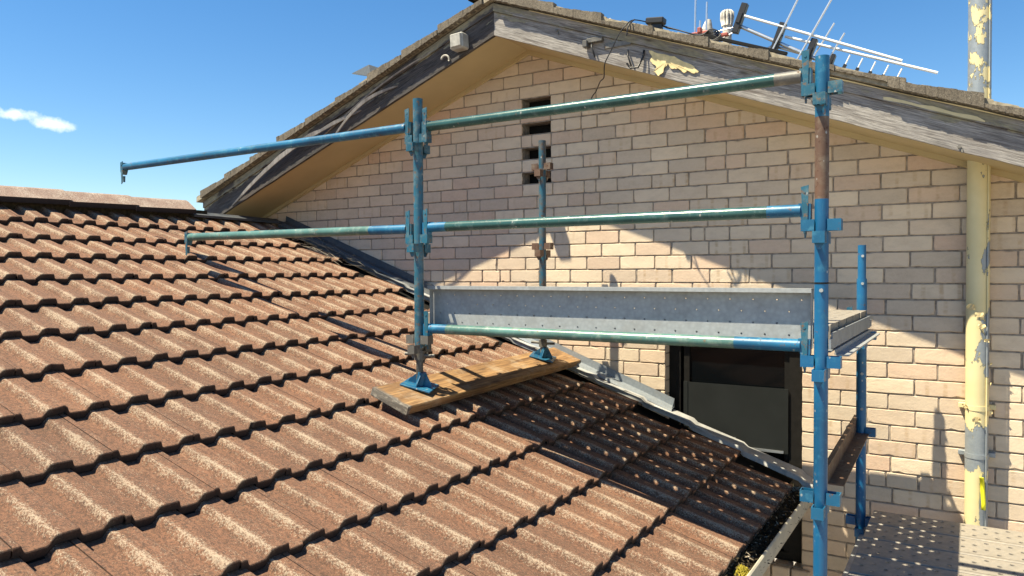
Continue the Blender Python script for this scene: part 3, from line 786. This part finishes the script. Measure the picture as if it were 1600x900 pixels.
# straw and twigs at the top of the flashing
mb = MB()
for k in range(60):
    x = R_.uniform(-4.3, -3.45); y = R_.uniform(-.40, -.05); L = R_.uniform(.06, .22); a = R_.uniform(-.5, 2.2)
    p = Vector((x, y, roofz(x)+.012+R_.uniform(0, .02)))
    pts = [p+Vector((math.cos(a)*L*t, math.sin(a)*L*t*.6, -math.tan(phi)*math.cos(a)*L*t+.012*math.sin(3*t+k))) for t in (0, .33, .66, 1)]
    mb.path(pts, R_.uniform(.0009, .002), 0, 4)
tag(build('dry_twigs', mb, 'straw'), 'pale dry twigs and straw caught against the flashing', 'twigs', kind='stuff')

# ------------------------------------------------------------------ fixtures on the bargeboards
mb = MB()
m4 = Matrix.Translation(Vector((-2.235, -.495, .945))) @ Matrix.Rotation(-.06, 4, 'Y')
mb.box((-.052, -.042, -.052), (.052, .040, .052), 0, m4, .010); mb.box((-.042, -.050, -.04), (.042, -.040, .045), 0, m4, .004)
jb = build('light_fitting', mb, 'boxgrey', house); tag(jb, 'weathered grey box fixed to the left bargeboard', None)
mb = MB()
mb.path([(-2.375+.028*math.cos(t), -.458-.012*math.sin(t*.5), .862+.026*math.sin(t)) for t in [(-.5+i*.4) for i in range(10)]], .0065, 0, 8)
build('hook', mb, 'plaster', house)
mb = MB()
for x in (-1.29, -1.06):
    mb.path([(x, -.455, soff(x)+.105), (x+.01, -.485, soff(x)+.07), (x+.035, -.49, soff(x)+.0)], .005, 1, 6)
mb.path([(-1.06, -.47, .635), (-1.03, -.49, .60), (-.99, -.475, .60), (-.965, -.46, .66), (-.96, -.455, .70)], .006, 1, 6)
x = -1.30
mb.box((-1.315, -.480, soff(-1.3)+.09), (-1.215, -.452, soff(-1.3)+.118), 0, None, .003); mb.box((-1.21, -.462, soff(-1.15)+.100), (-1.04, -.452, soff(-1.15)+.130), 0, None, .002)
mb.box((-1.335, -.498, soff(-1.3)+.065), (-1.305, -.455, soff(-1.3)+.105), 0, None, .003)
build('mounting_bracket', mb, ['greyst', 'black'], house)

# ------------------------------------------------------------------ vent pipe
vp = thing('vent_pipe', 'tall cream painted metal vent pipe peeling to bare grey, fixed up the brick wall', 'pipe', (.682, -.06, GZ))
mb = MB(); mb.tube((.682, -.06, GZ), (.680, -.06, 1.9), .0515, 0, 40, seg=30)
mb.tube((.722, -.098, GZ), (.722, -.098, 1.9), .004, 0, 8)
build('pipe', mb, 'pipe', vp)
for z in (-1.275, -1.52, -3.2):
    mb = MB(); mb.tube((.682, -.06, z-.012), (.682, -.06, z+.012), .0545, 0, 32); mb.box((.60, -.03, z-.012), (.764, -.002, z+.012), 0, None, .002)
    build('pipe_clip', mb, 'pipe', vp)
mb = MB()
N = 28
pr_ = None
for k in range(N+1):
    a = 2*math.pi*k/N; rr = .053+.012*abs(mnoise.noise(Vector((math.cos(a)*2, math.sin(a)*2, 1))))
    r = [mb.vert((.681+math.cos(a)*(rr+.012), -.06+math.sin(a)*(rr+.012), .205)), mb.vert((.681+math.cos(a)*.0522, -.06+math.sin(a)*.0522, .275+.02*mnoise.noise(Vector((a*2, 3, 3)))))]
    if pr_: mb.face([pr_[0], r[0], r[1], pr_[1]], 0, True)
    pr_ = r
build('pipe_collar', mb, 'yellow', vp)
# loose curls of paint
for (z, a0_, s) in ((-.76, -2.1, .035), (-.80, -1.5, .03), (-.86, -1.3, .028), (-1.27, -2.6, .03), (-1.30, -.5, .028), (-1.33, -1.6, .03), (-.93, -.9, .02), (-1.15, -.4, .015), (-1.05, -.35, .015)):
    mb = MB(); c = Vector((.682+.053*math.cos(a0_), -.06+.053*math.sin(a0_), z)); nrm = Vector((math.cos(a0_), math.sin(a0_), 0)); tg = Vector((-nrm.y, nrm.x, 0))
    g_ = [[mb.vert(c+tg*(u-.5)*s*(1+.3*R_.random())+Vector((0, 0, (v-.5)*s*.8+.004*R_.random()))+nrm*(.003+.012*((u-.5)**2*4)*R_.random()+.006*v*R_.random())) for u in (0, .33, .66, 1)] for v in (0, .5, 1)]
    for v in range(2):
        for u in range(3): mb.face([g_[v][u], g_[v][u+1], g_[v+1][u+1], g_[v+1][u]])
    build('paint_curl', mb, 'yellow', vp)
mb = MB(); mb.path([(.704, -.117, -1.62), (.708, -.122, -1.68), (.713, -.120, -1.75), (.711, -.125, -1.78)], .0105, 0, 6)
build('yellow_tape', mb, 'tape', vp)

# ------------------------------------------------------------------ things on the upper roof
def topz(x): return soff(x)+.29
# yagi antenna lying on the roof
an = thing('tv_antenna', 'long silver yagi television antenna lying askew across the upper roof', 'antenna', (-.35, .3, .72))
A0 = Vector((-.645, .30, 1.005)); A1 = Vector((.02, .30, .60))
mb = MB()
bd_ = (A1-A0).normalized(); 
mb.tube(A0, A1, .012, 0, 10); mb.tube(A0+Vector((.24, .02, -.175)), A0+Vector((.52, .02, -.30)), .008, 0, 8)
build('boom', mb, 'alu', an)
def ins(p, s=1.):
    c = MB(); mt = Matrix.Translation(p) @ Matrix.Rotation(.36, 4, 'Y')
    c.box((-.018*s, -.022, -.085*s), (.018*s, .022, .085*s), 0, mt, .003); c.box((-.011*s, -.028, -.03*s), (.011*s, .028, .03*s), 0, mt, .002); c.tube(p+Vector((0, -.02, .03*s)), p+Vector((0, -.026, .03*s)), .006, 0, 8)
    build('insulator', c, 'black', an)
for p, s in ((Vector((-.607, .285, 1.028)), 1.1), (Vector((-.375, .285, .865)), 1.1), (Vector((-.19, .285, .745)), 1.), (Vector((-.07, .285, .665)), .62)): ins(p, s)
for a, b, r, mt in (((-.577, .27, 1.035), (.308, .27, .619), .0085, 'white'), ((-.343, .33, .882), (.483, .33, .539), .0085, 'white'), ((-.25, .26, 1.085), (-.44, .26, .72), .006, 'alu'), ((-.061, .26, 1.045), (-.27, .26, .69), .006, 'alu'),
                    ((-.061, .34, .918), (-.20, .34, .70), .005, 'alu'), ((-.0, .31, .84), (-.10, .31, .68), .005, 'alu'), ((-.72, .33, .94), (-.60, .33, .985), .005, 'alu'), ((-.52, .33, .80), (-.38, .33, .855), .005, 'alu')):
    mb = MB(); mb.tube(a, b, r, 0, 10); build('element', mb, mt, an)
# dark rail the antenna was mounted on
mb = MB(); mb.box((-.24, -.010, -.009), (.24, .010, .009), 0, Matrix.Translation((-.415, -.36, .668)) @ Matrix.Rotation(.37, 4, 'Y'), .002)
tag(build('steel_mast', mb, 'frame'), 'dark steel mast lying on the upper roof tiles behind the antenna boom', 'mast')
# second antenna: row of short directors along a boom
an2 = thing('director_antenna', 'small antenna with a row of short upright directors along the ridge side', 'antenna', (-1.1, .2, 1.0))
mb = MB(); pa = Vector((-.97, -.36, .836)); pb = Vector((-.62, -.36, .728))
mb.tube(pa, pb, .012, 0, 10); build('boom', mb, 'greyst', an2)
def elem(parent, a, b, r, tip='white'):
    c = MB(); c.tube(a, b, r, 0, 8); build('director', c, tip, parent)
for i in range(9):
    x = -1.52+i*.09; z = soff(x)+.29; elem(an2, (x+.02, .25, z+.02), (x+.035, .25, z+.105), .006)
for x, z0_, z1_ in ((-.90, 1.0, 1.205), (-.825, .975, 1.172), (-.87, .97, 1.06)): elem(an2, (x, .28, z0_-.05), (x+.006, .28, z1_), .0065, 'alu')
mb = MB(); mb.box((-.93, .26, .962), (-.80, .30, .985), 0, None, .005); mb.box((-.875, .25, .975), (-.85, .29, 1.01), 0, None, .004); mb.box((-.76, .26, .930), (-.68, .29, .950), 0, None, .004)
build('clamp_bar', mb, 'red', an2)
mb = MB(); mb.tube((-.80, .32, .98), (-.60, .32, .995), .004, 0, 8); build('rod', mb, 'alu', an2)
# right-hand run of directors
an3 = thing('director_row', 'row of small antenna directors with black clips descending behind the scaffold post', 'antenna', (.2, .3, .55))
for i in range(5):
    x = .005+i*.068; z = .635-.030*i
    p = Vector((x, .28, z)); c = MB(); mt = Matrix.Translation(p) @ Matrix.Rotation(.5, 4, 'Y')
    c.box((-.009, -.009, -.055), (.009, .009, .012), 0, mt, .002); build('clip', c, 'black', an3)
    c = MB(); c.tube(p, p+Vector((.030, 0, .062)), .0045, 0, 8); build('director', c, 'white', an3)
mb = MB(); mb.tube((-.03, .28, .585), (.32, .28, .47), .007, 0, 8); build('boom', mb, 'alu', an3)
# plumbing vent with a crimped top
mb = MB(); cx_, cy_ = -.727, .42
mb.tube((cx_, cy_, .80), (cx_, cy_, 1.115), .029, 0, 20)
for k in range(10):
    a = 2*math.pi*k/10
    mb.path([(cx_+.027*math.cos(a), cy_+.027*math.sin(a), 1.04), (cx_+.038*math.cos(a), cy_+.038*math.sin(a), 1.09), (cx_+.037*math.cos(a), cy_+.037*math.sin(a), 1.12), (cx_+.022*math.cos(a), cy_+.022*math.sin(a), 1.135)], .010, 0, 6)
tag(build('roof_vent', mb, 'plaster'), 'white pipe vent with knobbly crimped cowl on the upper roof', 'vent')
mb = MB(); mb.tube((-.885, .50, .92), (-.885, .50, 1.06), .04, 0, 20); mb.tube((-.885, .50, 1.06), (-.875, .50, 1.13), .04, 0, 20, r1=.018)
tag(build('vent_cone', mb, 'plaster'), 'small white cone-topped vent behind the red antenna clamp', 'vent')
# cable amplifier with dangling cable
mb = MB(); mb.box((-.055, -.03, -.018), (.055, .03, .018), 0, Matrix.Translation((-.925, -.36, .885)) @ Matrix.Rotation(.12, 4, 'Y'), .006)
mb.box((-.95, -.375, .80), (-.885, -.345, .872), 0, None, .004)
ab = build('antenna_amplifier', mb, 'black'); tag(ab, 'black antenna amplifier box on the verge tiles', 'amplifier')
mb = MB()
pts = [(-.97, -.37, .885), (-1.02, -.45, .885), (-1.03, -.53, .845), (-1.075, -.545, .79), (-1.128, -.545, .70), (-1.169, -.54, .632), (-1.22, -.44, .585), (-1.31, -.30, .60), (-1.43, -.10, .60), (-1.495, -.03, .58), (-1.512, -.02, .52)]
def smooth(pts, n=6):
    P = [Vector(p) for p in pts]; o = []
    for i in range(len(P)-1):
        p0 = P[max(i-1, 0)]; p1 = P[i]; p2 = P[i+1]; p3 = P[min(i+2, len(P)-1)]
        for k in range(n):
            t = k/n; o.append(.5*((2*p1)+(p2-p0)*t+(2*p0-5*p1+4*p2-p3)*t*t+(3*p1-p0-3*p2+p3)*t**3))
    o.append(P[-1]); return o
mb.path(smooth(pts), .0035, 0, 6)
mb.path(smooth([(-1.0, -.50, .87), (-1.02, -.54, .83), (-1.03, -.545, .77)]), .004, 0, 6)
tag(build('antenna_cable', mb, 'black'), 'thin black cable hanging from the amplifier down to the brick gable', 'cable')
mb = MB()
for k in range(5): mb.path(smooth([(-.90+.01*k, -.36, .86-.006*k), (-.78, -.37, .805), (-.66-.01*k, -.37, .755+.004*k), (-.60, -.36+.01*k, .785-.006*k), (-.545, -.36, .745-.01*k), (-.60, -.38, .71), (-.655, -.37, .735)]), .0035, 0, 6)
tag(build('coiled_cable', mb, 'black'), 'bundle of black coaxial cable coiled on the verge tiles', 'cable')
# folded metal flashing corner sticking up on the left slope
mb = MB()
x = -3.10
P = [(-3.29, -.40, .912), (-3.10, -.42, .945), (-3.10, -.40, .865), (-3.13, -.40, .80), (-2.98, -.38, .90), (-3.06, -.38, .83)]
mb.poly([P[0], P[1], P[2]]); mb.poly([P[1], P[4], P[5], P[3], P[2]]); mb.poly([(P[0][0], -.395, P[0][2]-.003), (P[1][0], -.415, P[1][2]-.003), (P[2][0], -.395, P[2][2]-.004)])
mb.poly([(-3.14, -.40, .86), (-3.10, -.40, .87), (-3.09, -.40, .80), (-3.13, -.40, .79)])
tag(build('metal_vent_flap', mb, 'flash'), 'bent grey sheet metal corner standing up from the left roof slope', 'metal flashing')
mb = MB(); mb.prism([(-.10, 0), (.10, 0), (.085, .03), (.05, .045), (-.06, .045), (-.09, .03)], 'y', -.08, .08)
mb.v = [(p[0]+.47, p[1]+.2, p[2]+soff(.47)+.262) for p in mb.v]
tag(build('skylight_dome', mb, 'white'), 'low pale dome just showing over the right roof slope', 'roof vent')

# ------------------------------------------------------------------ scaffold
P1 = Vector((.188, -1.642, 0)); P3 = Vector((-1.668, -1.642, 0)); P2 = Vector((.176, -.352, 0)); P4 = Vector((-1.692, -.352, 0))
LV = [.136, -.354, -.849, -1.344]
sc = thing('scaffold', 'blue painted steel tube scaffold bay standing between the tiled roof and brick wall', 'scaffold', (.188, -1.0, GZ))
TR = .02415
def standard(p, segs, label):
    mb = MB(); mats = []
    for (z0, z1, mt, r) in segs:
        if mt not in mats: mats.append(mt)
        mb.tube((p.x, p.y, z0), (p.x, p.y, z1), r, mats.index(mt), 28, hollow=True, seg=max(1, int((z1-z0)/.1)))
    o = build('standard', mb, mats, sc); o['label'] = label; return o
def vpress(par, p, z, mt, low=.045):
    """four U-shaped pressings round the standard"""
    for ax in range(4):
        mb = MB(); t = .0035; w = .021; L = .044; h = .021
        dz = 0 if ax < 2 else -low
        sg = 1 if ax % 2 == 0 else -1
        rot = Matrix.Rotation({0: 0, 1: math.pi, 2: math.pi/2, 3: -math.pi/2}[ax], 4, 'Z')
        mt4 = Matrix.Translation((p.x, p.y, z+dz)) @ rot
        mb.box((TR-.002, -w, -h), (TR+L, -w+t, h), 0, mt4); mb.box((TR-.002, w-t, -h), (TR+L, w, h), 0, mt4); mb.box((TR+L-t, -w+t, -h), (TR+L, w-t, h), 0, mt4)
        # folded tapering tail below
        if ax >= 2: mb.prism([(-w*.8, -h), (w*.8, -h), (w*.25, -h-.022), (-w*.25, -h-.022)], 'y', 0, .0035); k = len(mb.v)-8; mb.v[k:] = [tuple(mt4 @ Vector((TR+L*.55+q[1], q[0], q[2]))) for q in mb.v[k:]]
        build('v_pressing', mb, mt, par)
def wedge_end(par, x, y, z, sg, mt, wmt, up=.085, dn=0.):
    """hook plate and captive wedge at a ledger end; sg = direction from tube towards the standard"""
    mb = MB()
    mb.prism([(x-sg*.012, z+.026), (x+sg*.030, z+.024), (x+sg*.030, z-.028), (x+sg*.022, z-.05), (x+sg*.006, z-.05), (x-sg*.004, z-.03)], 'y', y-.016, y+.016)
    build('hook_plate', mb, mt, par)
    mb = MB(); xx = x+sg*.010
    mb.prism([(xx-.013, z+up), (xx+.014, z+up+.006), (xx+.009, z-.075-dn), (xx-.004, z-.085-dn)], 'y', y-.020, y-.0165); mb.tube((xx, y-.0165, z+up-.018), (xx, y-.022, z+up-.018), .005, 0, 8)
    mb.prism([(xx-.006, z-.06), (xx+.006, z-.06), (xx+.002, z-.10), (xx-.002, z-.10)], 'y', y-.008, y+.004)
    build('wedge', mb, wmt, par)
def ledger(name, xa, xb, y, z, segs, ea=True, eb=True, wm='blueworn', em='skyblue', droop=0., free=False):
    """segs: list of (fraction, material)"""
    mb = MB(); mats = []; f0 = 0
    a = Vector((xa+(.046 if ea else .0), y, z-droop)); b = Vector((xb-(.046 if eb else 0), y, z))
    for (f1, mt) in segs:
        if mt not in mats: mats.append(mt)
        mb.tube(a.lerp(b, f0), a.lerp(b, f1), TR-.0006, mats.index(mt), 28, hollow=True, seg=max(1, int((b.x-a.x)*(f1-f0)/.1))); f0 = f1
    o = build(name, mb, mats, sc)
    if ea: wedge_end(o, a.x-.005, y, z-droop, -1, em, wm, .03 if free else .085, .03 if free else 0)
    if eb: wedge_end(o, b.x+.005, y, z, 1, em, wm)
    return o
s1 = standard(P1, [(GZ+.05, -.622, 'blue', TR), (-.622, -.616, 'frame', TR+.001), (-.616, -.315, 'blue', TR), (-.315, -.02, 'rusty', TR), (-.02, .198, 'skyblue', TR)], 'tall front right standard, blue with a rusty brown length near its top')
for z, mt in ((LV[0]-.055, 'blueworn'), (LV[1]-.055, 'skyblue'), (LV[2]-.055, 'blue'), (LV[3]-.055, 'skyblue'), (-2.5, 'blue')): vpress(s1, P1, z, mt)
mb = MB(); mb.tube((P1.x+.004, P1.y-TR+.002, -.645), (P1.x+.004, P1.y-TR-.008, -.645), .007, 0, 8); build('bolt', mb, 'galv', s1)
s3 = standard(P3, [(-.945, .278, 'blueworn', TR)], 'front left standard on a jack, scuffed blue')
for z, mt in ((LV[0]-.055, 'blueworn'), (LV[1]-.055, 'blueworn'), (LV[2]-.055, 'greyst')): vpress(s3, P3, z, mt)
s2 = standard(P2, [(GZ+.05, -.615, 'blue', TR), (-.615, -.444, 'blue', .0195)], 'rear right standard, clean dark blue with a slimmer spigot on top')
for z in (LV[2]-.055, LV[3]-.055, -1.86): vpress(s2, P2, z, 'blue')
for z in (-.50, -.64, -1.10, -1.28): mb = MB(); mb.tube((P2.x+.006, P2.y-.018, z), (P2.x+.006, P2.y-.028, z), .007, 0, 10); build('bolt', mb, 'galv', s2)
s4 = standard(P4, [(-.96, .266, 'rusty', TR-.001)], 'rear left standard, rusted with traces of blue')
s4.data.materials[0] = mat_paint('rust_and_blue', (.02, .10, .15), scuff=(.12, .09, .065), rust=(.10, .055, .03), amt=1.0, sc=.8)
for z in (.10, -.409, -.90): vpress(s4, P4, z, 'rusty')
# jacks with tilting base plates on the sole board
def jack(p, ztop, zb, zroof):
    base = build('base_jack', (lambda q: (q.tube((p.x, p.y, zroof+.02), (p.x, p.y, ztop), .0165, 0, 16), [q.tube((p.x, p.y, zroof+.03+i*.008), (p.x, p.y, zroof+.034+i*.008), .0185, 0, 14) for i in range(int((ztop-zroof-.03)/.008))], q)[-1])(MB()), 'greyst', sc)
    mb = MB(); mb.tube((p.x, p.y, zb-.025), (p.x, p.y, zb+.02), .027, 0, 12); mb.tube((p.x, p.y, zb), (p.x-.075, p.y-.02, zb+.004), .0085, 0, 8); mb.tube((p.x, p.y, zb-.004), (p.x+.07, p.y+.03, zb-.004), .008, 0, 8)
    build('collar_nut', mb, 'greyst', base)
    mt = Matrix.Translation((p.x, p.y, zroof)) @ Matrix.Rotation(phi*.72, 4, 'Y') @ Matrix.Rotation(.35, 4, 'Z')
    mb = MB(); mb.box((-.078, -.078, -.004), (.078, .078, .004), 0, mt, .0015)
    for a in range(4):
        r = mt @ Matrix.Rotation(a*math.pi/2, 4, 'Z')
        k = len(mb.v); mb.prism([(.0, .004), (.062, .004), (.058, .018), (.022, .062), (.0, .062)], 'y', -.0025, .0025); mb.v[k:] = [tuple(r @ Vector(q)) for q in mb.v[k:]]
    mb.tube(mt @ Vector((0, 0, .004)), mt @ Vector((0, 0, .066)), .022, 0, 16)
    build('base_plate', mb, 'skyblue', base)
jack(P3, -.90, -.98, -1.130); jack(P4, -.92, -1.03, -1.120)
for p in (P1, P2):
    mb = MB(); mb.tube((p.x, p.y, GZ+.008), (p.x, p.y, GZ+.12), .018, 0, 16); mb.box((p.x-.075, p.y-.075, GZ), (p.x+.075, p.y+.075, GZ+.008), 0); build('base_jack', mb, 'greyst', sc)
# ledgers / guard rails along the front
ledger('guard_rail', P3.x+TR, P1.x-TR, P1.y, LV[0], [(.945, 'teald'), (1, 'greyst')], em='blueworn')
ledger('guard_rail', P3.x+TR, P1.x-TR, P1.y, LV[1], [(.06, 'skyblue'), (.93, 'teald'), (1, 'skyblue')], em='skyblue')
ledger('ledger', P3.x+TR, P1.x-TR, P1.y, LV[2], [(.06, 'skyblue'), (.86, 'teal'), (1, 'skyblue')], em='skyblue')
ledger('guard_rail', -4.193, P3.x-TR, P3.y, LV[0]+.008, [(1, 'skyblue')], droop=0.006, em='blueworn', free=True)
ledger('guard_rail', -3.515, P3.x-TR, P3.y, LV[1]-.004, [(.86, 'teal'), (1, 'skyblue')], droop=-.010, em='blueworn', free=True)
# rear ledger
ledger('ledger', P4.x+TR, P2.x-TR, P2.y, LV[2], [(1, 'blueworn')])
# transoms
def transom(x, z, mt, y0, y1, flange=.05):
    mb = MB(); mb.box((x-.003, y0, z-.058), (x+.003, y1, z), 0); mb.box((x-.045, y0, z-.0725), (x-.0045, y1, z-.067), 0); mb.box((x+.0045, y0+.06, z-.09), (x+flange, y1-.02, z-.084), 1)
    mb.box((x-.004, y1, z-.055), (x+.004, y1+.05, z-.02), 0); mb.box((x-.004, y0-.05, z-.055), (x+.004, y0, z-.02), 0)
    mb.box((x+.0005, y0+.06, z-.086), (x+.0065, y1-.02, z-.066), 1)
    return build('transom', mb, mt, sc)
transom(.218, -.802, ['flash', 'galv'], -1.60, -.40)
transom(-1.66, -.785, ['greyst', 'greyst'], -1.50, -.42, .006)
# rusty lower transom: angle section
mb = MB()
def ang_sec(mb, ya, za, yb, zb):
    for (p0, p1, q0, q1) in (((.150, .0), (.155, 0), (.150, .075), (.155, .075)), ((.155, 0), (.215, 0), (.155, .005), (.215, .005)), ((.138, .075), (.158, .075), (.138, .080), (.158, .080))):
        c = []
        for (y, z) in ((ya, za), (yb, zb)): c += [mb.vert((p0[0], y, z+p0[1])), mb.vert((p1[0], y, z+p1[1])), mb.vert((q1[0], y, z+q1[1])), mb.vert((q0[0], y, z+q0[1]))]
        for f in ((0, 1, 2, 3), (7, 6, 5, 4), (0, 4, 5, 1), (1, 5, 6, 2), (2, 6, 7, 3), (3, 7, 4, 0)): mb.face([c[k] for k in f])
ang_sec(mb, -1.25, -1.455, -.30, -1.405)
o = build('transom', mb, 'rusty', sc); o['label'] = 'rusty brown angle iron transom at the lower lift'
transom(.224, -1.842, ['galv', 'blue'], -1.55, -.34, .03)

# ------------------------------------------------------------------ perforated steel planks
def steel_plank(L=1.83, W=.225, H=.063, r0=.0078):
    """top sheet at z=0, x 0..L, y 0..-W"""
    mb = MB(); e = .0225; cs = .045; n = int((L-.03)/cs); x0 = (L-n*cs)/2; rows = 4
    for i in range(n):
        for j in range(rows):
            ax, ay = x0+i*cs, -e-j*cs; bx, by = ax+cs, ay-cs
            if (i+j) % 2 == 0:
                cx, cy = (ax+bx)/2, (ay+by)/2; r = r0
                o_ = [(ax, ay), (cx, ay), (bx, ay), (bx, cy), (bx, by), (cx, by), (ax, by), (ax, cy)]
                angs = [135, 90, 45, 0, -45, -90, -135, 180]
                oo = [mb.vert((x, y, 0)) for x, y in o_]
                mid = [mb.vert((cx+math.cos(math.radians(a))*r*1.7, cy+math.sin(math.radians(a))*r*1.7, 0)) for a in angs]
                ii = [mb.vert((cx+math.cos(math.radians(a))*r, cy+math.sin(math.radians(a))*r, .003)) for a in angs]
                i2 = [mb.vert((cx+math.cos(math.radians(a))*r*.95, cy+math.sin(math.radians(a))*r*.95, -.001)) for a in angs]
                for k in range(8):
                    k2 = (k+1) % 8; mb.face([oo[k], oo[k2], mid[k2], mid[k]]); mb.face([mid[k], mid[k2], ii[k2], ii[k]], 0, True); mb.face([ii[k], ii[k2], i2[k2], i2[k]])
            else:
                mb.poly([(ax, ay, 0), (bx, ay, 0), (bx, by, 0), (ax, by, 0)])
    mb.poly([(0, -e, 0), (x0, -e, 0), (x0, -W+e, 0), (0, -W+e, 0)]); mb.poly([(L-x0, -e, 0), (L, -e, 0), (L, -W+e, 0), (L-x0, -W+e, 0)])
    for s in (0, 1):
        ya, yb = (0, -e) if s == 0 else (-W, -W+e); d = -1 if s == 0 else 1
        mb.poly([(0, ya+d*.003, 0), (L, ya+d*.003, 0), (L, yb, 0), (0, yb, 0)])
        mb.poly([(0, ya+d*.003, 0), (L, ya+d*.003, 0), (L, ya, -.003), (0, ya, -.003)])
        mb.poly([(0, ya, -.003), (L, ya, -.003), (L, ya, -H), (0, ya, -H)])
        mb.poly([(0, ya, -H), (L, ya, -H), (L, ya+d*.016, -H), (0, ya+d*.016, -H)])
        mb.poly([(0, ya+d*.002, -.003), (L, ya+d*.002, -.003), (L, ya+d*.002, -H+.001), (0, ya+d*.002, -H+.001)])
        mb.poly([(0, ya+d*.016, -H), (L, ya+d*.016, -H), (L, ya+d*.016, -H+.010), (0, ya+d*.016, -H+.010)])
    for x in (.004, L-.004):
        mb.poly([(x, -.002, -.002), (x, -W+.002, -.002), (x, -W+.002, -.034), (x, -.002, -.034)])
    return mb
mb = steel_plank(1.795, .225, .048, .0029)
tb = MB(); tb.v = mb.v; tb.f = mb.f; tb.mi = mb.mi; tb.sm = mb.sm
tb.v = [(p[0]-1.648, -1.556+p[2], p[1]-.640) for p in mb.v]   # stood on edge, open side to the camera
tbo = build('steel_plank', tb, 'galv'); tag(tbo, 'galvanised plank standing on edge as a toe board behind the lower blue rail', 'scaffold plank', 'perforated steel scaffold planks')
GP = 'perforated steel scaffold planks'
up_lab = ['upper deck plank nearest the toe board and front rail', 'upper deck plank second from the front rail', 'middle plank of the upper scaffold deck', 'upper deck plank second from the brick wall', 'upper deck plank closest to the brick wall']
lo_lab = ['lower deck plank closest to the brick wall, behind the blue rear post', 'second lower deck plank out from the brick wall', 'third lower deck plank out from the brick wall', 'fourth lower deck plank out, its left end catching sunlight', 'fifth lower deck plank, nearest the viewer']
mb = steel_plank(1.965, .222, .055, .0098)
proto = build('steel_plank', mb, 'deckg', origin=(0, 0, 0)); proto['group'] = GP; proto['category'] = 'scaffold plank'
pl = [(-1.762, -.402-.231*(4-i), -.775, up_lab[i]) for i in range(5)] + [(.232, -.285-.2335*i, -1.815, lo_lab[i]) for i in range(5)]
for i, (x, y, z, lb) in enumerate(pl):
    o = proto if i == 0 else proto.copy()
    if i: COL.objects.link(o)
    o.location = (x+R_.uniform(-.003, .003), y, z); o['label'] = lb; o['group'] = GP; o['category'] = 'scaffold plank'

# ------------------------------------------------------------------ timber sole board
mb = MB()
L_, W_, T_ = 1.90, .225, .042
N = 30; rg = []
for k in range(N+1):
    y = L_*k/N; c = .004
    e = .003*mnoise.noise(Vector((y*5, 0, 0)))
    pr2 = [(-W_/2+c, 0), (W_/2-c, 0), (W_/2+e*.5, c), (W_/2, T_-c), (W_/2-c, T_), (-W_/2+c, T_), (-W_/2, T_-c), (-W_/2, c)]
    yo = y
    rg.append([mb.vert((x, yo+(.012*mnoise.noise(Vector((x*30, z*60, k))) if k in (0, N) else 0), z)) for x, z in pr2])
for k in range(N):
    for q in range(8): mb.face([rg[k][q], rg[k+1][q], rg[k+1][(q+1) % 8], rg[k][(q+1) % 8]])
mb.face(rg[0]); mb.face(rg[-1])
sb = build('timber_plank', mb, 'plank', origin=(0, 0, 0))
tag(sb, 'worn orange-brown timber plank lying on the roof tiles under the scaffold jacks', 'timber plank')
bx = -1.655
sb.matrix_world = Matrix.Translation(roofp(bx, -1.90, .003)) @ Matrix.Rotation(phi, 4, 'Y') @ Matrix.Rotation(.03, 4, 'Z')
